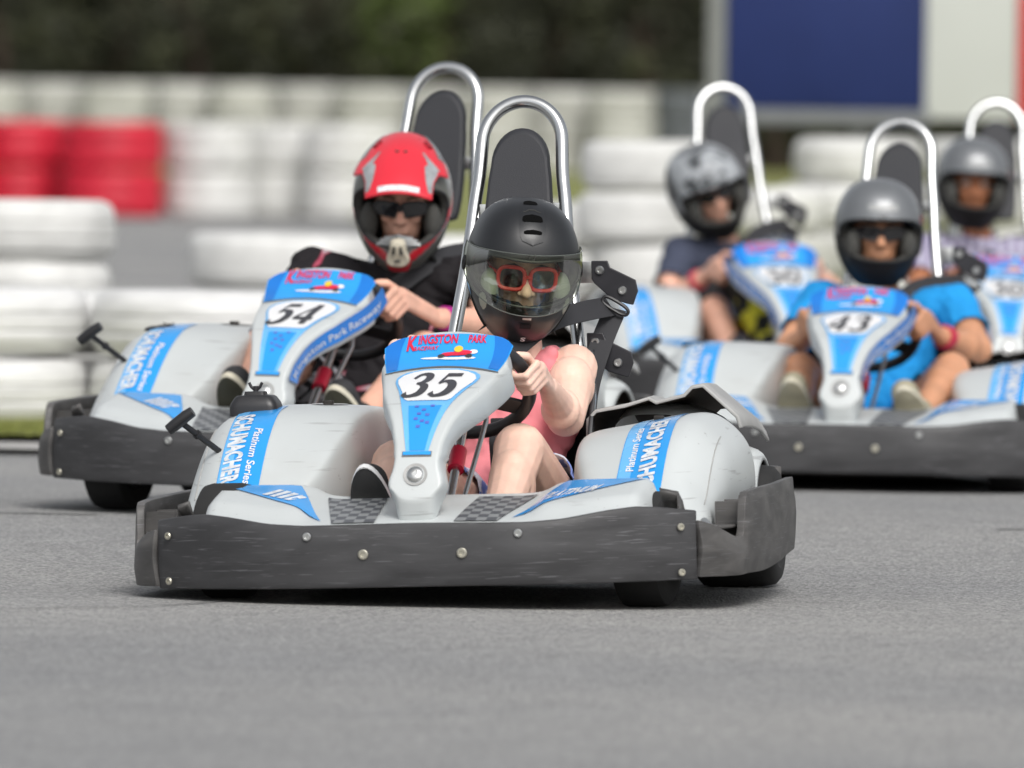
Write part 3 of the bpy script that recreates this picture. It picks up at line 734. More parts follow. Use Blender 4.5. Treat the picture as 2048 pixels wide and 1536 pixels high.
    # ---- belt anchor
    for (ax, az, bx, bz, up) in ((.175, .726, .245, .668, True), (.17, .56, .245, .515, False)):
        y = lerp(1.30, 1.625, (az-.2)/.94)-.01
        if up:
            bm = bmesh.new(); box(bm, (.158, y+.006, .722), (.062, .005, .05), bev=.002); obj('anchor_tab', bm, ZINC, hp)
        bm = bmesh.new()
        o2 = [(-.018, .022), (.020, .022), (.026, .006), (.085, -.024), (.090, -.05), (.078, -.082), (.068, -.080), (.030, -.068), (-.012, -.030), (-.018, -.02)]
        f = [bm.verts.new((ax+.018+x, y-.004, az+z)) for x, z in o2]; fc = bm.faces.new(f)
        r = bmesh.ops.extrude_face_region(bm, geom=[fc]); bmesh.ops.translate(bm, vec=(0, .008, 0), verts=[g for g in r['geom'] if isinstance(g, bmesh.types.BMVert)])
        bmesh.ops.recalc_face_normals(bm, faces=bm.faces)
        pl = obj('anchor_plate', bm, STEEL, K, angle=30, mods=[('BEVEL', dict(width=.002, segments=2, limit_method='ANGLE', angle_limit=R(60)))])
        for px, pz in ((ax+.020, az+.0), (ax+.072, az-.048)):
            obj('bolt', bolt_bm((px, y-.004, pz), (0, -1, 0), .0105, .007), ZINC, pl, angle=25)
        if not up: continue
        RC = V((.232, y-.02, .643))
        bm = bmesh.new(); d = V((.82, 0, -.52)).normalized(); e = V((.52, 0, .82))
        pts = [RC+d*.034*math.copysign(abs(cos(a))**.6, cos(a))+e*.011*math.copysign(abs(sin(a))**.8, sin(a)) for a in [2*pi*i/24 for i in range(24)]]
        tube(bm, pts, .0042, 8, closed=True); obj('belt_ring', bm, BLACK, K)
    return K
# ================================================================== people
def skin_mat(name, c):
    m = mat(name, c, .50, 0, .16, 16, bump=.30, bscale=150, spec=.4, sss=.08); return m
SKIN_FAIR = skin_mat('fair_skin', (.90, .60, .48)); SKIN_TAN = skin_mat('tanned_skin', (.62, .31, .18)); SKIN_MID = skin_mat('light_skin', (.80, .45, .33))
SKIN_BROWN = skin_mat('brown_skin', (.42, .17, .085))
def cloth(name, c, var=.10): return mat(name, c, .85, 0, var, 10, bump=.9, bscale=22, spec=.2)
PINK = cloth('pink_cotton', (.82, .27, .30)); CYAN = cloth('bright_blue_cotton', (.02, .30, .70)); NAVY = cloth('slate_navy_cotton', (.065, .075, .115))
BLKSHIRT = pattern('black_shirt_print', (.016, .014, .016), (.42, .06, .11), 8, (.630, .645), extra=(.70, (.55, .50, .52)))
BLKWHITE = pattern('black_white_print', (.02, .02, .024), (.42, .42, .45), 16, (.52, .56))
YELDOT = pattern('yellow_dot_print', (.02, .022, .02), (.66, .62, .05), 10, (.46, .50), kind='dots')
PURPLECHK = pattern('lilac_white_check', (.16, .13, .26), (.60, .58, .68), 9, (.45, .60), kind='wave')
WHITEBLUE = pattern('white_blue_print', (.62, .66, .75), (.20, .28, .62), 18, (.55, .60))
DARKCLOTH = cloth('dark_cloth', (.03, .03, .035))
SHOEBLACK = mat('black_canvas', (.03, .03, .032), .8, bump=.3, bscale=200); SOLEBLACK = mat('black_rubber_sole', (.022, .022, .022), .7, bump=.4, bscale=90)
CREAM = mat('cream_rubber', (.62, .58, .46), .6); BEIGE = cloth('beige_canvas', (.36, .33, .24)); SOLEBROWN = mat('olive_black_sole', (.05, .048, .03), .7, bump=.4, bscale=90)
GLOSSBLK = mat('gloss_black_shell', (.013, .014, .016), .36, 0, .1, 8, coat=.06); LINING = mat('helmet_lining', (.06, .06, .055), .9); CHEEK = mat('grey_cheek_pad', (.32, .35, .30), .9)
GREYSHELL = mat('grey_metallic_shell', (.17, .18, .19), .38, .3, .12, 5, coat=.5); MATBLK = mat('matt_black_shell', (.012, .012, .013), .6, spec=.25)
REDSHELL = mat('red_shell', (.72, .025, .045), .30, 0, .1, 6, coat=.3); SILVSHELL = mat('silver_grey_shell', (.30, .31, .31), .3, .4, .2, 9, coat=.4)
OLIVE = mat('dark_grey_shell', (.15, .155, .14), .35, .2, .3, 9)
CAMO = pattern('smoke_grey_shell', (.06, .065, .07), (.36, .38, .40), 9, (.45, .56), rough=.35)
SILVPAINT = mat('silver_paint', (.42, .44, .45), .35, .3, .35, 30)
LENS = mat('dark_lens', (.012, .012, .014), .06, 0, .05, 5, coat=.5); FRAMERED = mat('red_acetate', (.75, .06, .05), .25, coat=.4); LIP = mat('lip', (.45, .14, .13), .5)
ROSELENS = clearglass('rose_tinted_lens', (.20, .12, .14), .10, .04); VISOR = clearglass('clear_visor', (.72, .76, .65), .03, .06)
EYEW = mat('eye_white', (.7, .68, .65), .2); EYEB = mat('iris', (.02, .012, .008), .1); HAIR = mat('brown_hair', (.06, .03, .015), .6)
BAND_P = mat('magenta_wristband', (.50, .01, .30), .4); BAND_R = mat('red_wristband', (.5, .03, .07), .5); WATCHW = mat('white_wristband', (.7, .7, .7), .4)

def hsurf(phi, th, off=0, chin=0.0, S=1.0):
    """helmet outer skin: azimuth phi (0 = face), elevation th, in degrees; front is -y"""
    p, t = R(phi), R(th)
    d = V((sin(p)*cos(t), -cos(p)*cos(t), sin(t)))
    a, b, c = .129, (.152 if d.y < 0 else .148), (.163 if d.z > 0 else .178)
    pw = 2.4 if d.z > 0 else 2.1; r = (abs(d.x/a)**pw+abs(d.y/b)**pw+abs(d.z/c)**pw)**(-1/pw)
    q = d*r
    if th < 0:
        k = min(1, -th/62); q.x *= 1-.15*k**1.4
        if d.y < 0: q.y -= (.012+chin)*sstep(8, 34, -th)*(cos(p)**2 if abs(phi) < 90 else 0)
        if d.y > 0: q.y -= .03*k
    n = V((d.x/a**2, d.y/b**2, d.z/c**2)).normalized()
    return (q+n*off)*S
def opening(phi, th, o): return ((abs(phi)/o[0])**3.2+(abs(th-o[1]-o[3]*(phi/60)**2)/o[2])**2.6)
def helmet(parent, H, style, o=(66, -3, 25, 3), chin=0.0, S=1.0):
    bm = bmesh.new(); st = 2.5; gr = {}
    phis = [-180+st*i for i in range(int(360/st))]; n = len(phis)
    ths = []
    t = -64
    while t < 88: ths.append(t); t += st
    ths.append(89.9)
    def lim(phi): return -64+16*sstep(60, 130, abs(phi))
    for i, th in enumerate(ths):
        for j, ph in enumerate(phis):
            tt = max(th, lim(ph)); p2 = ph
            gr[i, j] = (p2, tt)
    val = {k: opening(gr[k][0], gr[k][1], o) for k in gr}
    vs = {}
    def getv(k):
        if k not in vs:
            ph, th = gr[k]
            if val[k] < 1:      # snap to the rim
                cx, cy = 0, o[1]
                s = 1.0
                lo, hi = 1, 4
                dx, dy = ph-cx, th-cy
                if abs(dx)+abs(dy) < .1: dx = .1
                for _ in range(24):
                    mid = (lo+hi)/2
                    if opening(cx+dx*mid, cy+dy*mid, o) < 1: lo = mid
                    else: hi = mid
                ph, th = cx+dx*hi, cy+dy*hi
            vs[k] = bm.verts.new(H @ hsurf(ph, th, 0, chin, S))
        return vs[k]
    for i in range(len(ths)-1):
        for j in range(n):
            ks = [(i, j), (i, (j+1) % n), (i+1, (j+1) % n), (i+1, j)]
            if all(val[k] < 1 for k in ks): continue
            if sum(val[k] < 1 for k in ks) >= 3 and False: continue
            ph = (gr[ks[0]][0]+st/2); th = (gr[ks[0]][1]+gr[ks[2]][1])/2
            if gr[ks[0]][1] == gr[ks[2]][1]: continue
            try:
                f = bm.faces.new([getv(k) for k in ks]); f.material_index = style(ph, th)
            except ValueError: pass
    bmesh.ops.remove_doubles(bm, verts=bm.verts, dist=.0004)
    return bm
def rim_curve(H, o, off, chin, S=1, n=72, grow=1.0):
    out = []
    for k in range(n):
        a = 2*pi*k/n; dx, dy = cos(a)*60, sin(a)*30; lo, hi = .05, 3
        for _ in range(30):
            mid = (lo+hi)/2
            if opening(dx*mid, o[1]+dy*mid, o) < grow: lo = mid
            else: hi = mid
        out.append(H @ hsurf(dx*hi, o[1]+dy*hi, off, chin, S))
    return out
def hpatch(H, pts_fn, off, nu=24, nv=10, chin=0, S=1):
    bm = bmesh.new(); grid(bm, [[H @ hsurf(*pts_fn(i/nu, j/nv), off, chin, S) for j in range(nv+1)] for i in range(nu+1)]); return bm

def hand(bm, W, G, T, O, N, s=1.0):
    T, O, N = T.normalized(), O.normalized(), N.normalized()
    r0 = .0088*s
    offs = [.031, .0105, -.0095, -.0285]; ln = [.95, 1.06, 1.0, .82]
    for i, (o, l) in enumerate(zip(offs, ln)):
        o *= s; b = G+T*o
        K = b+O*.037*s-N*.002*s; P = b+O*(.014)*s-N*(.041*l)*s; D = b-O*.016*s*l-N*.033*s; E = b-O*.026*s-N*.010*s
        rr = r0*(1 if i < 3 else .88)
        capsule(bm, K, P, rr*1.12, rr, 12); capsule(bm, P, D, rr, rr*.92, 12); capsule(bm, D, E, rr*.92, rr*.85, 12)
        capsule(bm, W+T*o*.45, K, .0155*s, rr*1.25, 12)
    capsule(bm, W, G+O*.034*s+N*.012*s, .022*s, .020*s, 14, sq=(O, .8))
    tb = lerp(W, G, .40)+T*.020*s+O*.006*s; tm = G+N*.026*s+T*.034*s+O*.010*s; te = G-O*.006*s+N*.018*s+T*.050*s; tt = G-O*.024*s+N*.004*s+T*.054*s
    capsule(bm, tb, tm, .015*s, .0115*s, 12); capsule(bm, tm, te, .0115*s, .0105*s, 12); capsule(bm, te, tt, .0105*s, .0088*s, 12)

SWC, SWN = V((0, .70, .478)), V((0, .72, .694)); SWU = V((0, -.694, .72)); SX = V((1, 0, 0))
def wheel_pt(deg):
    a = R(deg); return SWC+SX*.152*cos(a)+SWU*.150*sin(a), (-SX*sin(a)+SWU*cos(a)), (SX*cos(a)+SWU*sin(a))

def remesh(bm, name, m, parent, vox, smooth=6, f=.5, shift=None, cuts=(), disp=0, solid=0):
    o = obj(name, bm, m, parent, angle=180, shift=shift, mods=[('REMESH', dict(mode='VOXEL', voxel_size=vox, use_smooth_shade=True)), ('SMOOTH', dict(factor=f, iterations=smooth))])
    bake(o)
    if cuts or disp:
        b2 = bmesh.new(); b2.from_mesh(o.data)
        if disp:
            for v in b2.verts:
                q = V((v.co.x*11, v.co.y*9, (v.co.z+.5*v.co.x)*16)); k = noise.noise(q)*.65+noise.noise(q*2.1)*.35
                v.co += v.normal*disp*(abs(k)*1.6-.25)
        for p, n, rad in cuts:
            p = V(p)+(shift or V()); n = V(n).normalized()
            near = [v for v in b2.verts if (v.co-p).length < rad+.05]
            fs = list({f_ for v in near for f_ in v.link_faces})
            es = list({e for f_ in fs for e in f_.edges}); vv = list({v for f_ in fs for v in f_.verts})
            bmesh.ops.bisect_plane(b2, geom=vv+es+fs, plane_co=p, plane_no=n, dist=1e-5)
            dead = [v for v in b2.verts if (v.co-p).dot(n) > 1e-4 and (v.co-p).length < rad]
            bmesh.ops.delete(b2, geom=dead, context='VERTS')
        b2.to_mesh(o.data); b2.free()
    o.data.polygons.foreach_set('use_smooth', [True]*len(o.data.polygons))
    if cuts:
        md = o.modifiers.new('s', 'SOLIDIFY'); md.thickness = .004; md.offset = -1
    return o

def make_person(KM, label, cfg):
    J = {k: V(v) for k, v in cfg['J'].items()}
    base = V((0, 1.12, .08)); sh = -base
    root = thing('person', label, 'person', mat=KM @ Matrix.Translation(base))
    g = cfg.get('g', 1.0); vox = cfg.get('vox', .007); S = cfg.get('hand', 1.0); slim = cfg.get('slim', 1.0)
    yaw, pitch, roll = cfg['head_rot']
    HR = Matrix.Rotation(R(yaw), 4, 'Z') @ Matrix.Rotation(R(pitch), 4, 'X') @ Matrix.Rotation(R(roll), 4, 'Y')
    H = Matrix.Translation(J['head']) @ HR
    bm = bmesh.new()
    pel, chest, neck = J['pelvis'], J['chest'], J['neck']
    ellipsoid(bm, pel, (.155*slim, .115, .10)); ellipsoid(bm, lerp(pel, chest, .45), (.130*slim, .10, .13)); ellipsoid(bm, chest, (.150*slim, .108, .135))
    for s in 'LR':
        capsule(bm, lerp(chest, neck, .6), J['sh'+s], .055*slim, .052*slim)
    capsule(bm, chest, neck, .075, .050*slim); capsule(bm, neck, H @ V((0, .02, -.06)), .050*slim, .052*slim)
    # head with features
    ellipsoid(bm, H @ V((0, .005, .025)), (.074, .092, .095), HR, 28); ellipsoid(bm, H @ V((0, -.028, -.045)), (.055, .062, .065), HR, 24)
    ellipsoid(bm, H @ V((0, -.062, -.082)), (.026, .024, .022), HR, 16)
    capsule(bm, H @ V((0, -.086, .010)), H @ V((0, -.113, -.028)), .0085, .0125, 12)
    for s in (-1, 1):
        ellipsoid(bm, H @ V((s*.013, -.101, -.031)), (.009, .010, .008), HR, 12)
        ellipsoid(bm, H @ V((s*.036, -.070, -.022)), (.020, .018, .020), HR, 14)
        ellipsoid(bm, H @ V((s*.076, .005, -.008)), (.008, .018, .028), HR, 14)
        capsule(bm, H @ V((s*.012, -.088, .026)), H @ V((s*.050, -.074, .026)), .008, .007, 10)
    for z, r in ((-.052, .0065), (-.062, .0075)): capsule(bm, H @ V((-.016, -.086, z)), H @ V((.016, -.086, z)), r, r, 10)
    for s, x in (('L', 1), ('R', -1)):
        k = cfg.get('arm', 1.0)
        capsule(bm, J['sh'+s], J['el'+s], .050*k, .040*k); capsule(bm, lerp(J['el'+s], J['wr'+s], 0), J['wr'+s], .040*k, .0245*S)
        ellipsoid(bm, lerp(J['el'+s], J['wr'+s], .28), (.041*k, .041*k, .043*k)); ellipsoid(bm, lerp(J['sh'+s], J['el'+s], .35), (.050*k, .052*k, .06*k))
        G, T, O = wheel_pt(cfg['grip'][0 if s == 'L' else 1])
        if s == 'R': T = -T
        hand(bm, J['wr'+s], G, T, O, SWN, S)
        lk = cfg.get('leg', 1.0)
        capsule(bm, J['hip'+s], J['kn'+s], .088*lk, .056*lk); capsule(bm, J['kn'+s], J['an'+s], .054*lk, .034)
        ellipsoid(bm, lerp(J['kn'+s], J['an'+s], .33)+V((0, .012, -.012)), (.050*lk, .050*lk, .075*lk)); ellipsoid(bm, J['kn'+s]+V((0, -.006, .006)), (.050*lk, .046, .050))
        capsule(bm, J['an'+s], J['toe'+s], .033, .030)
    body = remesh(bm, 'body', cfg['skin'], root, vox, 3, .5, shift=sh)
    # nails on the fists (near figures)
    # ---- shoes
    for s in 'LR':
        if s in cfg.get('skipshoe', ''): continue
        a, t = J['an'+s], J['toe'+s]; d = (t-a); heel = a-d*.28+V((0, .02, -.03))
        bm = bmesh.new(); capsule(bm, lerp(a, t, -.05), lerp(a, t, 1.08), .046, .040, 16); capsule(bm, a+V((0, .03, .02)), a, .046, .048, 14)
        up = d.normalized(); fwd = V((0, -1, 0)); fwd = (fwd-up*fwd.dot(up)).normalized(); side = up.cross(fwd)
        shoe = remesh(bm, 'shoe', cfg['shoe'][0], root, max(.006, vox), 4, .5, shift=sh)
        bm = bmesh.new(); cen = lerp(a, t, .50)+fwd*.036; L = d.length*.62+.055
        outl = []
        for k in range(32):
            an = 2*pi*k/32; l = sin(an); w = cos(an)
            outl.append((w*(.046 if l > 0 else .036)*(1-.10*(l < 0)), l*L))
        rows = [[cen+side*x*f+up*y*f2+fwd*h for x, y in outl] for f, f2, h in ((1.02, 1.02, -.010), (1.06, 1.03, .0), (1.05, 1.02, .010))]
        vs = grid(bm, rows, closed=True); bm.faces.new(vs[0]); 
        obj('sole_edge', bm, cfg['shoe'][1], shoe, shift=sh, angle=50)
        bm = bmesh.new(); rows = [[cen+side*x*f+up*y*f+fwd*h for x, y in outl] for f, h in ((1.03, .008), (.97, .0135), (.6, .0145), (.05, .0145))]
        vs = grid(bm, rows, closed=True); bm.faces.new(vs[0]); bm.faces.new(vs[-1])
        obj('sole', bm, cfg['shoe'][2], shoe, shift=sh, angle=50)
    # ---- shirt
    ch = bmesh.new(); e = .010
    ellipsoid(ch, pel+V((0, 0, .04)), (.155*slim+e, .115+e, .11)); ellipsoid(ch, lerp(pel, chest, .45), (.132*slim+e, .10+e*1.5, .15)); ellipsoid(ch, chest, (.150*slim+e, .108+e, .14+e))
    cuts = []
    if cfg['sleeve'] > 0:
        for s in 'LR':
            capsule(ch, lerp(chest, neck, .6), J['sh'+s], .055*slim+e, .052*slim+e+.006)
            k = cfg['sleeve']; d = (J['el'+s]-J['sh'+s]); q = J['sh'+s]+d*min(k+.25, 1.0)
            capsule(ch, J['sh'+s], q, .062*cfg.get('arm', 1), .058*cfg.get('arm', 1))
            cuts.append((J['sh'+s]+d*k, d, .13))
        capsule(ch, chest, neck, .075+e, .056+e)
        cuts.append((neck+V((0, -.02, .018)), V((0, -.25, 1)), .10))
    else:
        for sg in (-1, 1):
            sx = J['shL' if sg > 0 else 'shR']
            capsule(ch, chest+V((sg*.07, -.03, .02)), lerp(neck, sx, .52)+V((0, -.024, .006)), .045, .026); capsule(ch, lerp(neck, sx, .52)+V((0, -.024, .006)), lerp(neck, sx, .50)+V((0, .04, .008)), .026, .026); capsule(ch, lerp(neck, sx, .50)+V((0, .04, .008)), chest+V((sg*.08, .07, .05)), .026, .04)
        cuts.append((chest+V((0, -.08, .105)), V((0, -.2, 1)), .055))
    shirt = remesh(ch, 'shirt', cfg['shirt'], root, max(.006, vox), 5, .5, shift=sh, cuts=cuts, disp=.012)
    # ---- shorts
    bs = bmesh.new(); ellipsoid(bs, pel-V((0, 0, .005)), (.165*slim, .13, .112))
    cuts = []
    for s in 'LR':
        d = J['kn'+s]-J['hip'+s]; k = cfg.get('shorts_len', .55) if cfg.get('only', s) == s else .55; lk = cfg.get('leg', 1.0)
        capsule(bs, J['hip'+s], J['hip'+s]+d*min(k+.2, 1.14), .100*lk, .082*lk); cuts.append((J['hip'+s]+d*k, d, .15))
    if cfg.get('only'):
        s = cfg['only']; capsule(bs, J['kn'+s], lerp(J['kn'+s], J['an'+s], .75), .080, .060); cuts = [c for c in cuts if (V(c[0])-J['kn'+s]).length > .12]
    remesh(bs, 'shorts', cfg['shorts'], root, max(.007, vox), 5, .5, shift=sh, cuts=cuts, disp=.012)
    for key, (t0, w, m_, r_) in cfg.get('bands', {}).items():
        bm = bmesh.new(); a, b = J['wr'+key], J['el'+key]; c = lerp(a, b, t0); d = (b-a).normalized()
        lathe(bm, [(r_, -w/2), (r_+.0035, -w/2), (r_+.0035, w/2), (r_, w/2)], 28, frame(c, d)); obj('wristband', bm, m_, root, shift=sh)
    # ---- helmet
    hc = cfg['helmet']; HH = Matrix.Translation(sh) @ H
    kind = hc['kind']; o = hc.get('o', (66, -3, 25, 3)); chin = hc.get('chin', 0); SS = hc.get('S', 1.0)
    hb = helmet(root, HH, hc['style'], o, chin, SS)
    hel = obj('helmet', hb, hc['mats']+[LINING]*1, root, angle=50, mods=[('SOLIDIFY', dict(thickness=.022, offset=-1, material_offset=len(hc['mats']), material_offset_rim=len(hc['mats'])))])
    bm = bmesh.new(); tube(bm, rim_curve(HH, o, .0008, chin, SS), .0038, 8, closed=True); obj('rim_trim', bm, hc.get('trim', BLACK), hel)
    bm = bmesh.new()
    for s in (-1, 1): ellipsoid(bm, HH @ (V((s*.082, -.072, -.035))*SS), (.024, .038, .052), HR, 18)
    ellipsoid(bm, HH @ (V((0, -.088, .062))*SS), (.075, .03, .02), HR, 18)
    obj('cheek_pads', bm, hc.get('pads', LINING), hel)
    if kind == 'road':
        # moulded brow vents
        out = [(2.2*math.copysign(abs(cos(a))**.9, cos(a))*6+hc.get('ventphi', 0), 54+27*sin(a)) for a in [2*pi*i/36 for i in range(36)]]
        def vent(pscale, tscale, tc, off, tshift=0): 
            bm = bmesh.new(); c = bm.verts.new(HH @ hsurf(0, tc, off)); 
            return bm
        def rr(c0, c1, w0, w1, off0, m_, nm, par):
            bm = bmesh.new(); rows = []
            for i in range(13):
                t = i/12; th = lerp(c0, c1, t); w = lerp(w0, w1, t)*(1-abs(2*t-1)**4)**.5
                rows.append([HH @ (hsurf(0, th, off0)+V((w*(-1+2*j/8), 0, -6*(w*(-1+2*j/8))**2))) for j in range(9)])
            grid(bm, rows); return obj(nm, bm, m_, par, angle=180)
        vn = rr(34, 88, .034, .026, .0032, GLOSSBLK, 'vent', hel) if cfg.get('near') else None
        if cfg.get('near'):
            VENT_SHADE = mat('vent_shade', (.003, .003, .003), .9, spec=.1); rr(43, 47, .020, .022, .0042, VENT_SHADE, 'slot_shade', vn); rr(54, 62, .025, .022, .0042, VENT_SHADE, 'slot_shade', vn); rr(76, 84, .018, .014, .0042, VENT_SHADE, 'slot_shade', vn)  # near-black patches on the shell paint the shade inside the vent openings
            bm = bmesh.new(); tube(bm, [HH @ (hsurf(0, th, .0036)+V((w, 0, -6*w*w))) for th, w in [(66+1.5*(abs(w)<.012), w) for w in [-.02+.004*i for i in range(11)]]], .0010, 6); obj('vent_seam', bm, LINING, vn)
            # visor
            def vf(off, k=1.0):
                bm = bmesh.new(); rows = []
                for i in range(41):
                    u = -1+2*i/40; ph = 102*u*k; lo = lerp(-25.5, 5, abs(u)**2.0); hi = lerp(26, 24, abs(u)**2)
                    m_ = (lo+hi)/2; lo, hi = m_+(lo-m_)*k, m_+(hi-m_)*k
                    if abs(u) > .93: c_ = (lo+hi)/2; q = sqrt(max(0, 1-((abs(u)-.93)/.07)**2))*.999+.001; lo, hi = lerp(c_, lo, q), lerp(c_, hi, q)
                    rows.append([(ph, lerp(lo, hi, j/18)) for j in range(19)])
                return rows
            rows = vf(0)
            bm = bmesh.new(); grid(bm, [[HH @ hsurf(p, t, .0065) for p, t in r] for r in rows]); obj('visor', bm, VISOR, hel, angle=180)
            edge = [HH @ hsurf(*r[0], .0065) for r in rows]+[HH @ hsurf(*r[-1], .0065) for r in rows[::-1]]
            bm = bmesh.new(); tube(bm, edge, .0014, 6, closed=True); obj('visor_edge', bm, mat('visor_edge', (.10, .11, .10), .2), hel)
            # dark moulding seen through the visor
            bm = bmesh.new(); rows = []
            for i in range(31):
                u = -1+2*i/30; ph = 64*u; lo = lerp(-25, -12, abs(u)**2); hi = lerp(-17.5, -10, abs(u)**2)+3.0*(.15 < abs(u-.02) < .6)
                rows.append([HH @ hsurf(ph, lerp(lo, hi, j/4), .001) for j in range(5)])
            grid(bm, rows); obj('visor_seal', bm, MATBLK, hel, angle=180)
            for sg in (-1, 1):
                bm = bmesh.new(); p = HH @ hsurf(sg*88, 4, .006); nn = (p-HH.translation).normalized(); lathe(bm, [(.017, -.002), (.017, .002), (.014, .0035), (.006, .0035), (.005, .0), (.0001, .0)], 24, frame(p, nn)); obj('hinge_cap', bm, MATBLK, hel)
            bm = bmesh.new()
            def cf(x, y): return HH @ hsurf(-3.0+7*x, -55+5.5*y, .0022)
            add_text(bm, 'S', cf, 0, .03); obj('lettering', bm, WHITE, hel, smooth=False)
            bm = hpatch(HH, lambda u, v: (-4+8*u, -28.5+1.8*v), .0078, 10, 3); obj('visor_tab', bm, ZINC, hel, angle=180)
            bm = hpatch(HH, lambda u, v: (-6+12*u, -39+5*v), .0025, 10, 4); obj('chin_vent', bm, MATBLK, hel, angle=180)
            bm = hpatch(HH, lambda u, v: (-84+10*u, -16+9*v-10*u), .0018, 6, 6); obj('side_decal', bm, BLUE_L, hel, angle=180)
        else:
            bm = hpatch(HH, lambda u, v: (-18+36*u, 26+7*v), .002, 12, 3); obj('brow_badge', bm, mat('badge', (.30, .31, .31), .3), hel, angle=180)
            bm = hpatch(HH, lambda u, v: (62+9*u, 14+9*v), .002, 5, 5); obj('side_badge', bm, hc.get('badge', RED), hel, angle=180)
    if kind == 'mx':
        def pk(u, t, off=0):
            y = lerp(.045, -.232, t); z = .181-.012*t-.099*t**2.3+off
            w = interp([(0, .060), (.14, .085), (.30, .104), (.50, .120), (.62, .126), (.67, .102), (.82, .090), (1, .088)], t); x = u*w
            z -= (4.6-2.0*t)*x*x; 
            return HH @ V((x, y+.9*x*x*t*3, z))
        bm = bmesh.new(); grid(bm, [[pk(-1+2*j/24, i/24) for j in range(25)] for i in range(25)])
        peak = obj('peak', bm, REDSHELL, hel, angle=180, mods=[('SOLIDIFY', dict(thickness=.004, offset=0))])
        for sg in (-1, 1):
            bm = bmesh.new(); g_ = []
            for i in range(13):
                t = i/12; tt = lerp(.46, .955, t); ui = lerp(.46, .88, t**1.1); uo = lerp(.50, .985, min(1, t*2.2)**1.2)
                g_.append([pk(sg*lerp(ui, uo, j/4), tt, .0045) for j in range(5)])
            grid(bm, g_); obj('peak_swoosh', bm, SILVPAINT, peak, angle=180)
            bm = bmesh.new(); g_ = []
            for i in range(13):
                t = i/12; tt = lerp(.0, .42, t)
                g_.append([pk(sg*lerp(.84, .995, j/3), tt, .0042) for j in range(4)])
            grid(bm, g_); obj('peak_trim', bm, SILVSHELL, peak, angle=180)
            bm = bmesh.new(); p = pk(sg*.62, .22, .004); q = pk(sg*.70, .30, .004); tube(bm, [p, q], .006, 8); obj('peak_vent', bm, mat('dark_red', (.25, .01, .02), .5), peak)
        bm = bmesh.new()
        g_ = [[pk(u, t, .0042) for u in [-.62+1.24*j/14 for j in range(15)]] for t in (.93, .965, .985)]
        grid(bm, g_); obj('peak_logo_strip', bm, LETTER, peak, angle=180)
        bm = bmesh.new()
        for sg in (-1, 1): tube(bm, [pk(sg*.06, .52, .002), pk(sg*.12, .50, .002)], .004, 6)
        obj('peak_vent', bm, LINING, peak)
        # mouthpiece
        def mp(x, z, y): return HH @ V((x*.84, y, z*.86-.004))
        bm = bmesh.new(); outl = [(-.018, .030), (.018, .030), (.026, -.004), (.034, -.028), (.026, -.046), (0, -.052), (-.026, -.046), (-.034, -.028), (-.026, -.004)]
        outl = [(p.x, p.y) for p in catmull([(x, z, 0) for x, z in outl], 4, True)]
        rows = [[mp(x*s, -.098+z*s, y-.25*z) for x, z in outl] for s, y in ((1.08, -.185), (1.05, -.205), (.92, -.218), (.5, -.221))]
        vs = grid(bm, rows, closed=True); bm.faces.new(vs[-1]); mo = obj('mouthpiece', bm, CREAM, hel, angle=50)
        bm = bmesh.new()
        for sg in (-1, 1): tube(bm, [mp(sg*.009, -.080, -.2285), mp(sg*.013, -.105, -.219)], [.0035, .0045], 8)
        tube(bm, [mp(-.008, -.130, -.2135), mp(0, -.126, -.2145), mp(.008, -.130, -.2135)], .0035, 8); obj('slot', bm, LINING, mo)
        bm = bmesh.new()
        for k, (w0, z0) in enumerate([(.042, -.058), (.056, -.066), (.066, -.076)]):
            tube(bm, [mp(sg*w0*abs(sg), z0-.012*abs(sg), -.186+.02*abs(sg)) for sg in (-1, -.5, 0, .5, 1)], .007, 8)
        obj('chin_grille', bm, SILVSHELL, hel)
    # ---- glasses
    if cfg.get('glasses'):
        red = cfg['glasses'] == 'red'; fm = FRAMERED if red else BLACK
        gl = bpy.data.objects.new('sunglasses', None); gl.location = HH.translation; link(gl, root); sh2 = -HH.translation
        def gp(x, z, off=0): return HH @ V((x, -.106-off+2.6*x*x, z))
        cx, w, h = (.0365, .030, .026) if red else (.035, .034, .019)
        for sg in (-1, 1):
            ol = [(sg*(cx+w*math.copysign(abs(cos(a))**.6, cos(a))), .004+h*math.copysign(abs(sin(a))**.62, sin(a))*(1-(.0 if red else .25)*cos(a)*.6)) for a in [2*pi*k/32 for k in range(32)]]
            if not red: ol = [(x, z+.10*(abs(x)-cx)) for x, z in ol]
            bm = bmesh.new(); tube(bm, [gp(x, z) for x, z in ol], .0048 if red else .0028, 8, closed=True); obj('frame', bm, fm, gl, shift=sh2)
            bm = bmesh.new(); c = bm.verts.new(gp(sg*cx, .004, .001)); vs = [bm.verts.new(gp(x, z)) for x, z in ol]
            for k in range(32): bm.faces.new((c, vs[k], vs[(k+1) % 32]))
            obj('lens', bm, ROSELENS if red else LENS, gl, shift=sh2)
            bm = bmesh.new(); x1 = sg*(cx+w); tube(bm, [gp(x1, .012), HH @ V((sg*.079, -.06, .014)), HH @ V((sg*.080, .01, .012))], .0045 if red else .004, 8); obj('temple', bm, fm, gl, shift=sh2)
        bm = bmesh.new(); tube(bm, [gp(-.010, .006, .001), gp(0, .010, .003), gp(.010, .006, .001)], .004, 8); obj('bridge', bm, fm, gl, shift=sh2)
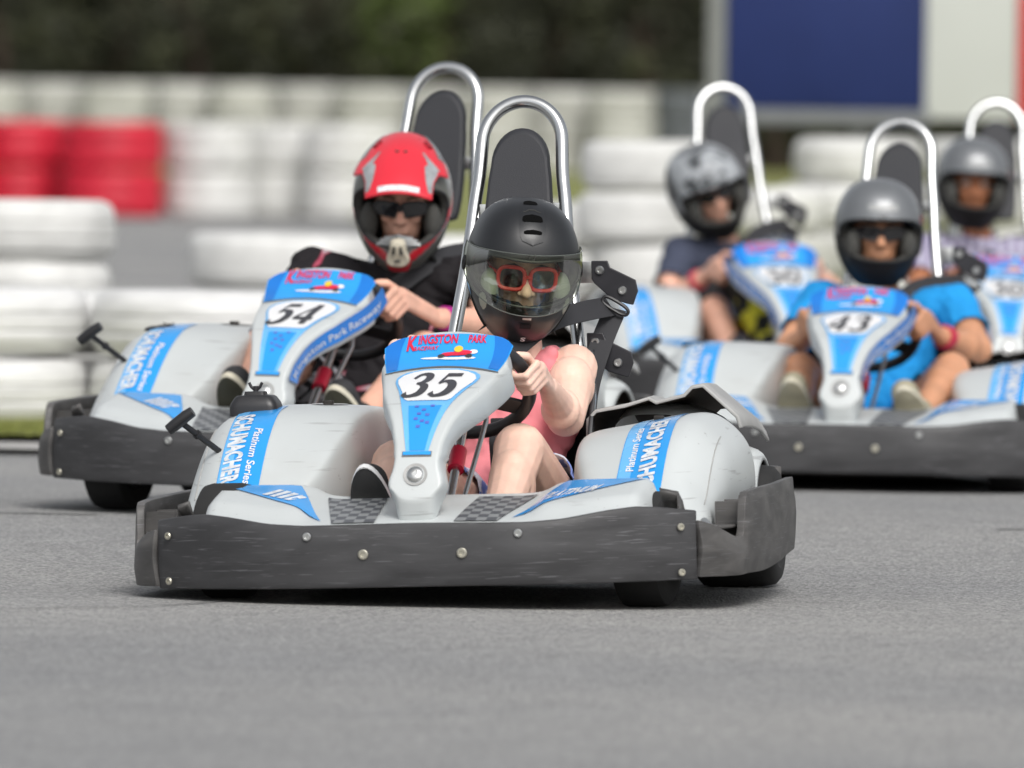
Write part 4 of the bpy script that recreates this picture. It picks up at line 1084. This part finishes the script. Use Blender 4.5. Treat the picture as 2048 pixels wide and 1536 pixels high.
    for sg in (-1, 1):
        bm = bmesh.new(); ellipsoid(bm, HH @ V((sg*.032, -.0775, .006)), (.0125, .0115, .0095), HR, 16); e_ = obj('eye', bm, EYEW, root)
        bm = bmesh.new(); ellipsoid(bm, HH @ V((sg*.032, -.0865, .006)), (.0052, .003, .0052), HR, 12); obj('iris', bm, EYEB, e_)
        bm = bmesh.new(); tube(bm, [HH @ V((sg*.015, -.0935, .027)), HH @ V((sg*.032, -.089, .033)), HH @ V((sg*.050, -.078, .028))], [.002, .0035, .002], 8); obj('eyebrow', bm, HAIR, root)
    if cfg.get('lip'): pass
    return root
# ================================================================== karts and drivers placed on the track
POSE = {'35': ((-.208, -.775, -.029), (-9.51, -.11, -2.2)), '54': ((-.65, 3.164, .045), (-16.42, .37, .67)),
        '43': ((.929, 6.682, -.010), (-7.9, -2.43, .03)), '50': ((.972, 12.664, .015), (8.54, .41, -.28)), '30': ((1.675, 12.838, -.019), (1.04, .22, 3.14))}
def kart_matrix(k):
    p, a = POSE[k]; a = [R(x) for x in a]
    return Matrix.Translation(V(p)) @ Matrix.Rotation(a[0], 4, 'Z') @ Matrix.Rotation(a[1], 4, 'X') @ Matrix.Rotation(a[2], 4, 'Y')
GZ = [(-.2, -.2, -.027, 2.0), (-.75, 3.7, .024, 2.2), (.95, 7.3, -.016, 3.0)]
def gz(x, y):
    return sum(h*exp(-((x-cx)/(s*1.3))**2-((y-cy)/s)**2) for cx, cy, h, s in GZ)

KART = build_kart()
KART_PARTS = list(KART.children)
def copy_tree(o, parent=None):
    c = o.copy(); C.objects.link(c); c.parent = parent
    for ch in o.children: copy_tree(ch, c)
    return c
KLAB = {'35': 'silver and blue go kart number 35, nearest the camera, front bumper facing us',
        '54': 'silver and blue go kart number 54, just behind the nearest kart on the left',
        '43': 'silver and blue go kart number 43 driven by the person in the bright blue shirt',
        '50': 'blurred silver and blue go kart driven by the person in slate navy t-shirt',
        '30': 'blurred silver and blue go kart at the right edge, driver in lilac checked shirt'}
karts = {}
for k in POSE:
    o = KART if k == '35' else copy_tree(KART)
    o['label'] = KLAB[k]; o['category'] = 'go kart'; o['group'] = 'go karts racing round the bend'
    o.matrix_basis = kart_matrix(k); karts[k] = o
    for ch in o.children:
        if 'wheel' in ch.name and ch.type == 'EMPTY':
            r = .128 if ch.name.startswith('front') else .14
            w = kart_matrix(k) @ V((ch.location.x, ch.location.y, 0)); ch.location.z = r+gz(w.x, w.y)-w.z
            if ch.name.startswith('front'): ch.rotation_euler = (0, 0, R(-6))
for k in karts:
    if k != '35':
        cp = [c for c in karts[k].children if c.name.startswith('fuel_cap')][0]; zc = min(v.co.z for v in cp.data.vertices); cp.scale.z = .3; cp.location.z = zc*.7
def part(k, n): return [c for c in karts[k].children if c.name.startswith(n)][0]
zp = a_of_z(.440)
for k in POSE:
    f = part(k, 'fairing'); bm = bmesh.new()
    add_digits(bm, k, lambda x, y, i=0: fpt(lerp(-.061, .063, x), lerp(a_of_z(.458), a_of_z(.510), y), .0046+.0003*i))
    obj('race_number', bm, DIGIT, f, smooth=False)
    if k != '35':
        for sg in ((1, -1) if k == '50' else (1,)):
            def side(a, w, off=.002):
                p = f_edge(sg, a); o_ = V((sg*(.0095+.005*w), 0, 0))+backdir(p.z)*(.014+.060*w)*.9
                return p+o_+V((sg*.85, -.35, -.25)).normalized()*off
            bm = bmesh.new(); grid(bm, [[side(lerp(a_of_z(.33), FLEN*.93, i/30), j/4, .003) for j in range(5)] for i in range(31)])
            obj('side_sticker', bm, BLUE_D, f, angle=180)
            bm = bmesh.new()
            add_text(bm, 'Kingston Park Raceway', (lambda x, y: side(lerp(a_of_z(.34), a_of_z(.555), x), .85-.55*y, .0045)) if sg > 0 else (lambda x, y: side(lerp(a_of_z(.34), a_of_z(.555), 1-x), .85-.55*y, .0045)), .15, .01)
            obj('lettering', bm, LETTER, f, smooth=False)
# shoulder belts, one per kart, running from the ring to the driver
def belt(k, nk):
    RC = V((.222, 1.475, .640)); bm = bmesh.new()
    nk = V(nk)
    ribbon(bm, catmull([RC+V((-.004, -.004, .002)), lerp(RC, nk, .35)+V((0, 0, .012)), lerp(RC, nk, .7)+V((0, -.01, .015)), nk, nk+V((-.10, -.10, -.10)), nk+V((-.2, -.06, -.22))], 5), .052, .0022, (.1, -1, .25))
    ribbon(bm, catmull([RC+V((.006, .004, -.004)), (.203, 1.40, .55), (.178, 1.345, .44), (.172, 1.32, .30)], 5), .052, .0022, (0, -1, .1))
    obj('seat_belt', bm, WEB, karts[k])
belt('35', (.085, 1.13, .585)); belt('54', (.10, 1.16, .61)); belt('43', (.08, 1.16, .60)); belt('50', (.03, 1.14, .60)); belt('30', (.02, 1.16, .62))
bm = bmesh.new(); ribbon(bm, catmull([(.045, .90, .385), (.040, .86, .36), (.052, .80, .29), (.060, .74, .215), (.062, .70, .17)], 5), .020, .003, (.3, -1, .2)); box(bm, (.045, .885, .385), (.03, .012, .03), bev=.003)
obj('belt_tail', bm, WEB, karts['35'])

two = lambda ph, th: 0
H35 = dict(kind='road', mats=[GLOSSBLK], style=two, o=(64, 1, 20, 8), pads=CHEEK, S=1.0)
H54 = dict(kind='mx', mats=[OLIVE, REDSHELL, SILVSHELL], o=(61, -4, 27, 3), chin=.040, S=1.02,
           style=lambda ph, th: (1 if (abs(ph) < 20 and th < -40) or abs(th+54-.66*abs(ph)) < 7 else 2 if (th > 42 or abs(th+54-.66*abs(ph)) < 11 or (abs(ph) > 62 and th > 12)) else 0))
HG = lambda badge=RED: dict(kind='road', mats=[GREYSHELL, MATBLK], o=(62, -7, 23, 3), chin=0, S=1.0, badge=badge, style=lambda ph, th: 1 if th < -10+.12*abs(ph) else 0, trim=MATBLK)
H52 = dict(kind='plain', mats=[CAMO, MATBLK], o=(60, -7, 24, 3), S=1.02, chin=.012, style=lambda ph, th: 1 if th < -14 else 0, trim=MATBLK)
base = dict(pelvis=(0, 1.10, .20), chest=(0, 1.20, .43), neck=(0, 1.20, .585), shL=(.175, 1.20, .56), shR=(-.175, 1.20, .56), hipL=(.09, 1.04, .175), hipR=(-.09, 1.04, .175))
def JJ(**k): d = dict(base); d.update(k); return d
make_person(kart_matrix('35'), 'driver in pink sleeveless top, red framed sunglasses and glossy black helmet', dict(
    J=JJ(pelvis=(.02, 1.10, .19), chest=(.045, 1.19, .40), neck=(.062, 1.17, .545), shL=(.172, 1.20, .505), shR=(-.085, 1.20, .535), elL=(.178, 1.03, .395), wrL=(.176, .815, .470), elR=(-.15, 1.0, .41), wrR=(-.125, .80, .50), head=(.064, 1.16, .735),
         hipL=(.125, 1.03, .17), hipR=(-.07, 1.03, .17), knL=(.118, .75, .330), anL=(.105, .44, .13), toeL=(.11, .34, .165), knR=(-.150, .68, .30), anR=(-.140, .40, .165), toeR=(-.150, .34, .268)),
    head_rot=(16, 15, 5), vox=.0036, hand=.94, slim=.88, arm=1.12, leg=1.10, skin=SKIN_FAIR, grip=(12, 140), shoe=(SHOEBLACK, WHITE, SOLEBLACK), shirt=PINK, sleeve=0, shorts=WHITEBLUE, shorts_len=.45, helmet=H35, glasses='red', near=True))
make_person(kart_matrix('54'), 'driver in black printed t-shirt and red motocross helmet with peak', dict(
    J=JJ(shL=(.19, 1.22, .57), shR=(-.225, 1.18, .575), neck=(-.0, 1.18, .59), elL=(.315, 1.05, .46), wrL=(.222, .835, .475), elR=(-.27, .98, .45), wrR=(-.19, .80, .49), head=(.026, 1.14, .765),
         knL=(.20, .80, .385), anL=(.125, .44, .20), toeL=(.115, .36, .28), knR=(-.205, .72, .395), anR=(-.165, .43, .22), toeR=(-.165, .34, .305)),
    head_rot=(14, 10, 0), vox=.0042, hand=1.05, skin=SKIN_MID, grip=(22, 165), shoe=(SHOEBLACK, CREAM, SOLEBROWN), shirt=BLKSHIRT, sleeve=.62, shorts=BLKWHITE, shorts_len=.72, helmet=H54, glasses='black', bands={'L': (.14, .016, BAND_P, .029)}))
make_person(kart_matrix('43'), 'driver in bright blue shirt and shorts, grey helmet, black sunglasses and beige shoes', dict(
    J=JJ(pelvis=(0, 1.1, .20), shL=(.205, 1.20, .565), shR=(-.185, 1.20, .57), elL=(.300, 1.04, .435), wrL=(.200, .84, .470), elR=(-.265, 1.0, .41), wrR=(-.185, .83, .47), head=(-.018, 1.16, .775),
         knL=(.245, .80, .365), anL=(.185, .42, .215), toeL=(.160, .33, .285), knR=(-.195, .75, .355), anR=(-.160, .42, .22), toeR=(-.165, .33, .300)),
    head_rot=(12, 4, 0), vox=.0065, hand=1.08, arm=1.08, skin=SKIN_TAN, grip=(14, 168), shoe=(BEIGE, CREAM, BEIGE), shirt=CYAN, sleeve=.62, shorts=CYAN, shorts_len=.62, helmet=HG(), glasses='black', bands={'L': (.18, .026, BAND_R, .033)}))
make_person(kart_matrix('50'), 'blurred driver in slate navy t-shirt and patterned grey helmet, head tilted', dict(
    J=JJ(shL=(.15, 1.22, .545), shR=(-.215, 1.18, .545), chest=(-.03, 1.19, .42), neck=(-.06, 1.17, .58), elL=(.29, 1.02, .43), wrL=(.20, .84, .47), elR=(-.305, .99, .375), wrR=(-.185, .82, .48), head=(-.132, 1.15, .765),
         knL=(-.045, .68, .435), anL=(.0, .45, .20), toeL=(-.04, .34, .25), knR=(-.165, .76, .355), anR=(-.150, .42, .20), toeR=(-.15, .33, .25)),
    head_rot=(12, 10, -20), vox=.007, hand=1.08, skin=SKIN_MID, grip=(12, 165), shoe=(DARKCLOTH, CREAM, SOLEBROWN), shirt=NAVY, sleeve=.62, shorts=YELDOT, shorts_len=1.12, only='L', helmet=H52, glasses='black', bands={'R': (.2, .02, BAND_R, .033)}))
make_person(kart_matrix('30'), 'blurred driver in lilac and white checked shirt with grey helmet at right edge', dict(
    J=JJ(shL=(.14, 1.20, .60), shR=(-.22, 1.20, .59), neck=(-.06, 1.18, .64), chest=(-.03, 1.2, .46), elL=(.27, 1.02, .45), wrL=(.20, .84, .48), elR=(-.28, 1.0, .44), wrR=(-.20, .83, .49), head=(-.098, 1.16, .835),
         knL=(.22, .80, .37), anL=(.16, .42, .2), toeL=(.15, .33, .27), knR=(-.20, .77, .36), anR=(-.15, .42, .2), toeR=(-.15, .33, .27)),
    head_rot=(4, 3, 0), vox=.007, hand=1.05, skin=SKIN_BROWN, grip=(14, 168), shoe=(DARKCLOTH, CREAM, SOLEBROWN), shirt=PURPLECHK, sleeve=.65, shorts=DARKCLOTH, shorts_len=.8, helmet=HG(BAND_R), bands={}))

# ================================================================== the track and its surroundings
def asphalt():
    m, nt, b = nodes('worn_asphalt'); N, L = nt.nodes, nt.links
    setb(b, Roughness=.8, Specular_IOR_Level=.3)
    tc = N.new('ShaderNodeTexCoord')
    def nz(s, d=4): n = N.new('ShaderNodeTexNoise'); n.inputs['Scale'].default_value = s; n.inputs['Detail'].default_value = d; L.new(tc.outputs['Object'], n.inputs[0]); return n.outputs['Fac']
    def ramp(f, a, b_, c1, c2):
        r = N.new('ShaderNodeValToRGB'); e = r.color_ramp.elements; e[0].position = a; e[1].position = b_; e[0].color = (*c1, 1); e[1].color = (*c2, 1); L.new(f, r.inputs[0]); return r.outputs[0]
    vo = N.new('ShaderNodeTexVoronoi'); vo.inputs['Scale'].default_value = 140; L.new(tc.outputs['Object'], vo.inputs[0])
    fine = ramp(vo.outputs['Color'], .15, .9, (.56, .565, .57), (1.50, 1.48, 1.44))
    gr = ramp(nz(260, 2), .38, .62, (.86, .86, .87), (1.15, 1.14, 1.12))
    big = ramp(nz(.35, 5), .3, .7, (.245, .250, .257), (.330, .329, .324)); mid = ramp(nz(5, 5), .3, .7, (.93, .93, .93), (1.06, 1.06, 1.06))
    def mul(a, c):
        x = N.new('ShaderNodeMix'); x.data_type = 'RGBA'; x.blend_type = 'MULTIPLY'; x.inputs[0].default_value = 1; L.new(a, x.inputs[6]); L.new(c, x.inputs[7]); return x.outputs[2]
    col = mul(mul(mul(big, fine), gr), mid); L.new(col, b.inputs['Base Color'])
    bp = N.new('ShaderNodeBump'); bp.inputs['Strength'].default_value = .8; bp.inputs['Distance'].default_value = .004; L.new(vo.outputs['Distance'], bp.inputs['Height']); L.new(bp.outputs[0], b.inputs['Normal'])
    return m
ASPH = asphalt()
def struct(o): o['kind'] = 'structure'; return o
axx = [-400, -150, -60, -30, -15, -8]+[-6+.3*i for i in range(41)]+[8, 15, 30, 60, 150, 400]
axy = [-60, -30, -20, -14]+[-11+.4*i for i in range(76)]+[22, 28, 40, 60, 90, 140, 250, 500, 900]
bm = bmesh.new(); grid(bm, [[V((x, y, gz(x, y))) for x in axx] for y in axy]); struct(obj('ground', bm, ASPH, angle=180))
GRASSM = mat('mown_grass', (.21, .225, .06), .9, 0, .35, 3, bump=.8, bscale=30)
def gsheet(name, poly, z, m):
    bm = bmesh.new(); bm.faces.new([bm.verts.new((x, y, z)) for x, y in poly]); bmesh.ops.subdivide_edges(bm, edges=bm.edges, cuts=0)
    return obj(name, bm, m, smooth=False)
struct(gsheet('grass', [(-.55, 30), (2.4, 22), (60, 22), (60, 200), (-60, 200), (-60, 118), (-2.2, 95), (-.9, 60)], .03, GRASSM))
struct(gsheet('grass_verge', [(-14, 9.9), (-1.15, 9.9), (-1.15, 13.6), (-14, 13.6)], .020, GRASSM))
# grass blades on the near verge
bm = bmesh.new(); rnd = random.Random(3)
for i in range(5200):
    x, y = rnd.uniform(-3.2, -1.12), rnd.uniform(9.85, 10.9); h = rnd.uniform(.01, .035); a = rnd.uniform(0, pi); d = V((cos(a), sin(a), 0))*.003; t = V((rnd.uniform(-.012, .012), rnd.uniform(-.012, .012), h))
    p = V((x, y, .018)); bm.faces.new([bm.verts.new(p-d), bm.verts.new(p+d), bm.verts.new(p+t)])
g = obj('verge_blades', bm, mat('grass_blade', (.20, .22, .05), .8, 0, .3, 20), smooth=False); g['kind'] = 'stuff'
LINE = mat('worn_white_paint', (.48, .47, .45), .8, 0, .3, 6)
struct(gsheet('edge_line', [(-14, 8.75), (-1.0, 8.75), (-1.0, 9.35), (-14, 9.35)], .012, LINE))
FAINT = mat('faded_line', (.25, .25, .245), .85, 0, .25, 8)
bm = bmesh.new(); 
def strip(bm, pts, w, dz=.004):
    rows = []
    P = catmull(pts, 10)
    for i, p in enumerate(P):
        a, b = P[max(0, i-1)], P[min(len(P)-1, i+1)]; t = (b-a); n = V((-t.y, t.x, 0)).normalized()
        rows.append([V((q.x, q.y, gz(q.x, q.y)+dz)) for q in (p-n*w/2, p+n*w/2)])
    grid(bm, rows)
strip(bm, [(-3, 3.35, 0), (-1.6, 3.3, 0), (-1.05, 3.25, 0)], .05); strip(bm, [(1.25, 3.4, 0), (2, 3.45, 0), (4, 3.6, 0)], .05)
struct(obj('track_line', bm, FAINT))
bm = bmesh.new(); strip(bm, [(-3, -1.5, 0), (-1.5, -1.38, 0), (-1.12, -1.3, 0), (-.95, -1.12, 0), (-.75, -.9, 0), (-.62, -.55, 0)], .010, .003)
struct(obj('tar_seam', bm, mat('tar', (.07, .07, .072), .7)))

# ---- tyre barriers
TW = mat('white_painted_tyre', (.66, .66, .64), .6, 0, .20, 5, bump=.3, bscale=20); TWN = mat('chalky_white_tyre', (.70, .70, .69), .55, 0, .20, 5, bump=.35, bscale=14, stretch=(1, 1, 5))
TWG = mat('grubby_white_tyre', (.50, .50, .465), .7, 0, .22, 3, bump=.3); TR = mat('red_painted_tyre', (.56, .012, .035), .5, 0, .18, 3, bump=.2)
def tyre_mesh(D, h, name):
    bm = bmesh.new(); Rr = D/2; b = min(.05, h*.22)
    prof = [(Rr*.52, .004), (Rr*.60, 0), (Rr*.86, .0), (Rr-b*.9, .004), (Rr-b*.3, b*.35), (Rr, b*1.1), (Rr+.004, h*.30), (Rr+.002, h*.34), (Rr-.004, h*.36), (Rr-.004, h*.38), (Rr+.004, h*.40), (Rr+.006, h*.5), (Rr+.004, h*.60), (Rr-.004, h*.62), (Rr-.004, h*.64), (Rr+.002, h*.66), (Rr, h-b*1.1), (Rr-b*.3, h-b*.35), (Rr-b*.9, h-.004), (Rr*.86, h), (Rr*.60, h), (Rr*.52, h-.004), (Rr*.50, h*.7), (Rr*.50, h*.3), (Rr*.52, .004)]
    rows = [[V((r*cos(2*pi*k/56), r*sin(2*pi*k/56), z)) for k in range(56)] for r, z in prof]
    grid(bm, rows, closed=True); bmesh.ops.remove_doubles(bm, verts=bm.verts, dist=1e-5)
    me = bpy.data.meshes.new(name); bm.to_mesh(me); bm.free(); me.polygons.foreach_set('use_smooth', [True]*len(me.polygons)); me.set_sharp_from_angle(angle=R(50)); return me
TM = {}
ORD = ['first', 'second', 'third', 'fourth', 'fifth', 'sixth', 'seventh', 'eighth', 'ninth', 'tenth', 'eleventh', 'twelfth', 'thirteenth', 'fourteenth', 'fifteenth']
LV = {1: ['only'], 2: ['lower', 'upper'], 3: ['bottom', 'middle', 'top'], 4: ['bottom', 'second', 'third', 'top']}
rt = random.Random(11)
def stack(x, y, n, D, h, mats_, colname, where, group, z0=0, jit=.015, name='painted_tyre'):
    for i in range(n):
        m = mats_[i] if isinstance(mats_, list) else mats_
        key = (round(D, 2), round(h, 2), m.name)
        if key not in TM:
            TM[key] = tyre_mesh(D, h-.006, 'tyre'); TM[key].materials.append(m)
        o = bpy.data.objects.new(name, TM[key]); C.objects.link(o)
        o.location = (x+rt.uniform(-jit, jit), y+rt.uniform(-jit, jit), z0+i*h+.002); o.rotation_euler = (R(rt.uniform(-.6, .6)), R(rt.uniform(-.6, .6)), rt.uniform(0, 6))
        tag(o, f'{colname} tyre, {LV[n][i]} of the {where}', 'tyre', group)
# near wall on the left, beside the grass verge
for i, (x, dy) in enumerate([(-2.62, .05), (-1.80, .03), (-.99, -.02), (-.20, .05)]):
    stack(x, 12.0+dy, 2, .80, .218 if i != 1 and i != 2 else .228, TWN, 'chalky white', f'{ORD[i]} near wall stack from the left', 'white tyres of the near wall', z0=-.008)
# second row pieces behind it
for i, x in enumerate([-2.2, -1.4, -.6]):
    stack(x, 12.62, 2, .80, .222, TWN, 'chalky white', f'{ORD[i]} stack in the second row of the near wall', 'second row of the near wall', z0=-.008)
stack(-1.86, 17.0, 3, .68, .232, TW, 'white', 'stack behind the near wall, left edge', 'white tyres behind the near wall')
stack(-2.62, 17.3, 3, .68, .232, TW, 'white', 'outermost stack behind the near wall', 'white tyres behind the near wall')
for i, x in enumerate([-1.03, -.20]): stack(x, 24.5+.2*i, 2, .86, .245, TW, 'white', ['stack on the tarmac behind the red helmet', 'hidden stack between the two front helmets'][i], 'white tyres on the tarmac')
# red and white wall across the far track
for i, x in enumerate([-6.83, -6.04, -5.25, -4.46, -3.60]): stack(x, 75+.8*(i % 2), 2, .92, .425, TR, 'red', f'{ORD[i]} red far bend stack from the left', 'red tyres of the far bend wall')
for i, x in enumerate([-2.72, -2.10, -1.48]): stack(x, 75.2+.7*(i % 2), 2, .84, .425, TW, 'white', f'{ORD[i]} white far bend stack from the left', 'white tyres of the far bend wall')
# pale wall in front of the trees
for i in range(14):
    stack(-9.6+.93*i, 140+.9*(i % 2), 3, 1.06 if i % 3 else 1.0, .425, [TWG, TWG, TWG], 'grubby white', f'{ORD[i]} stack from the left below the trees', 'grubby tyres of the wall below the trees')
for i in range(13):
    stack(-9.15+.93*i, 142.4+.2*sin(i*1.7), 3, .90, .42, TWG, 'grubby white', f'{ORD[i]} stack from the left in the hindmost row', 'grubby tyres of the hindmost row')
stack(2.08, 118, 3, .62, .42, mat('dark_grey_tyre', (.10, .11, .12), .7), 'dark grey', 'stack left of the blue board, far back', 'dark grey far tyres')
# pile on the right between the karts
for i, (x, y, n, D) in enumerate([(.64, 25.0, 4, .60), (1.25, 29.0, 3, .62), (1.72, 32, 4, .66), (2.45, 34, 4, .66), (3.2, 36, 4, .66), (.24, 26.5, 3, .56)]):
    w = ['pile right of the black helmet', 'short pile behind the navy shirted driver', 'pile under the blue board', 'pile under the right half of the blue board', 'pile under the white board', 'lower pile directly behind the roll hoop'][i]
    stack(x, y, n, D, .232 if i != 5 else .21, [TWG if (i in (1, 2) and j == 1) else TW for j in range(n)], 'off-white', w, 'off-white tyres of the right hand piles', jit=.07)

# ---- advertising board
PB = mat('navy_blue_panel', (.010, .024, .125), .35, 0, .25, .7); PW = mat('pale_grey_panel', (.56, .58, .56), .5, 0, .05, 1); PR = mat('red_panel', (.60, .03, .03), .5); PG = mat('grey_board_frame', (.17, .18, .19), .6, 0, .1, 2)
B = thing('advertising_board', 'large board of navy blue, pale grey and red panels above the right hand tyre piles', 'billboard', mat=Matrix.Translation((3.6, 50, 0)))
def bxo(nm, c, s, m, bev=.006):
    bm = bmesh.new(); box(bm, V(c)-V((3.6, 50, 0)), s, bev=bev); return obj(nm, bm, m, B, angle=30)
bxo('blue_panel', (2.07, 50, 2.33), (1.33, .05, 2.52), PB); bxo('pale_panel', (3.045, 50, 2.30), (.61, .05, 2.58), PW); bxo('red_panel', (4.36, 50, 2.30), (2.0, .05, 2.58), PR)
bxo('frame_rail', (2.09, 50, 1.01), (1.37, .07, .10), PG); bxo('frame_rail', (3.4, 50, 3.66), (4.3, .07, .09), PG); bxo('side_frame', (1.335, 50.01, 1.8), (.12, .08, 3.6), mat('pale_post', (.20, .21, .205), .6))
for x in (2.3, 3.5, 4.7): bxo('post', (x, 50.08, 1.8), (.09, .08, 3.6), PG)

# ---- trees and undergrowth at the back
FOL = [mat('dark_foliage', (.033, .036, .019), .8, 0, .6, 1.2), mat('olive_foliage', (.055, .060, .028), .8, 0, .6, 1.2), mat('bright_foliage', (.085, .12, .026), .8, 0, .3, 1)]
BARK = mat('dark_bark', (.035, .022, .014), .9, 0, .3, 5, bump=.5)
def tree(x, y, h, w, label, fi=(0, 1), seed=0, low=.5):
    r = random.Random(seed); T = thing('tree', label, 'tree', 'trees behind the far tyre wall', Matrix.Translation((x, y, 0)))
    bm = bmesh.new(); top = V((r.uniform(-.4, .4), 0, h*.75)); tr = catmull([(0, 0, 0), (r.uniform(-.1, .1), 0, h*.25), (r.uniform(-.3, .3), .1, h*.5), top], 5)
    tube(bm, tr, [lerp(.16, .04, i/(len(tr)-1)) for i in range(len(tr))], 10)
    for k in range(7):
        b = tr[int(len(tr)*(.2+.1*k))]; e = b+V((r.uniform(-1, 1)*w*.7, r.uniform(-.6, .6), r.uniform(.3, 1.2)))
        tube(bm, [b, lerp(b, e, .5)+V((0, 0, .1)), e], [.05, .03, .012], 7)
    obj('trunk', bm, BARK, T)
    bm = bmesh.new(); cl = [(V((r.gauss(0, w*.45), r.gauss(0, w*.3), r.uniform(low, h))), r.uniform(.25, .6)) for _ in range(34)]
    for c, s in cl:
        mi = 0 if r.random() < .6 else 1
        if fi[0] == 2: mi = r.randrange(2)
        for _ in range(60):
            d = V((r.gauss(0, 1), r.gauss(0, 1), r.gauss(0, 1))).normalized()*s*r.uniform(.5, 1.05); p = c+d
            if p.z < .1: continue
            n = (d.normalized()+V((r.uniform(-.6, .6),)*3)).normalized(); M = frame(p, n); q = r.uniform(.07, .13)
            f = bm.faces.new([bm.verts.new(M @ V(v)) for v in ((-q, 0, 0), (0, -q*.5, 0), (q, 0, 0), (0, q*.5, 0))]); f.material_index = mi
    obj('crown', bm, [FOL[fi[0]], FOL[fi[1]]], T, smooth=False)
for i in range(15):
    x = -13.5+1.75*i+rt.uniform(-.3, .3)
    tree(x, 150+rt.uniform(-2, 4), rt.uniform(4.8, 6.5), rt.uniform(1.1, 1.5), f'dark leafy tree behind the far tyre wall, {ORD[i]} from the left', (0, 1), 40+i)
tree(-1.75, 147, 2.9, .42, 'small bright green bush in front of the dark trees', (2, 1), 77, 1.5)
bm = bmesh.new(); r = random.Random(5)
for i in range(26000):
    x = r.uniform(-26, 26); z = r.uniform(0, 6.6); y = 158+r.uniform(-1.2, 1.2)+.8*noise.noise(V((x*.4, z*.4, 0)))
    q = r.uniform(.12, .26); M = frame((x, y, z), V((r.uniform(-.7, .7), -1, r.uniform(-.5, .8))))
    f = bm.faces.new([bm.verts.new(M @ V(v)) for v in ((-q, 0, 0), (0, -q*.6, 0), (q, 0, 0), (0, q*.6, 0))]); f.material_index = 0 if noise.noise(V((x*.5, z*.7, 3))) < .15 else 1
grid(bm, [[V((x, 160, 0)), V((x, 160, 6.3+.5*sin(x)))] for x in range(-30, 31, 2)])
o = obj('woodland', bm, [FOL[0], FOL[1]], smooth=False); o['kind'] = 'stuff'; o['label'] = 'dark mass of woodland behind the trees'; o['category'] = 'woodland'

# ================================================================== camera, light, world
D_, c_, t_, r_ = 25.4117, 1.0907, -.0251763, .0147306
cam = bpy.data.objects.new('camera', bpy.data.cameras.new('camera')); C.objects.link(cam); sc.camera = cam
U0 = V((0, -sin(t_), cos(t_))); F0 = V((0, cos(t_), sin(t_))); X0 = V((1, 0, 0))
right = X0*cos(r_)+U0*sin(r_); up = -X0*sin(r_)+U0*cos(r_)
M = Matrix((right, up, -F0)).transposed().to_4x4(); cam.matrix_basis = Matrix.Translation((0, -D_, c_)) @ M
cam.data.sensor_width = 36; cam.data.lens = 22495.07/2048*36; cam.data.clip_start = .5; cam.data.clip_end = 3000
cam.data.dof.use_dof = True; cam.data.dof.focus_distance = 25.75; cam.data.dof.aperture_fstop = cam.data.lens/1000/.073; cam.data.dof.aperture_blades = 0
W_ = bpy.data.worlds.new('World'); sc.world = W_; W_.use_nodes = True; nt = W_.node_tree; bg = nt.nodes['Background']
sky = nt.nodes.new('ShaderNodeTexSky'); sky.sky_type = 'NISHITA'; sky.sun_disc = False
EL, AZ = R(46), R(164)
sky.sun_elevation = EL; sky.sun_rotation = AZ; sky.dust_density = 4; sky.air_density = 1.0; sky.ozone_density = 1.0; sky.altitude = 0
hs = nt.nodes.new('ShaderNodeHueSaturation'); hs.inputs['Saturation'].default_value = .22; nt.links.new(sky.outputs[0], hs.inputs['Color']); nt.links.new(hs.outputs[0], bg.inputs[0]); bg.inputs[1].default_value = .15
sun = bpy.data.objects.new('sun', bpy.data.lights.new('sun', 'SUN')); C.objects.link(sun); sun.data.energy = 1.5; sun.data.angle = R(22); sun.data.color = (1, .975, .94)
dirv = V((sin(AZ)*cos(EL), cos(AZ)*cos(EL), sin(EL)))   # toward the sun
sun.rotation_euler = (-dirv).to_track_quat('-Z', 'Y').to_euler(); sun.location = (0, 0, 12)
sc.view_settings.view_transform = 'Standard'; sc.view_settings.look = 'None'; sc.view_settings.exposure = 0
sc.cycles.use_denoising = True; sc.cycles.max_bounces = 8; sc.cycles.transparent_max_bounces = 12
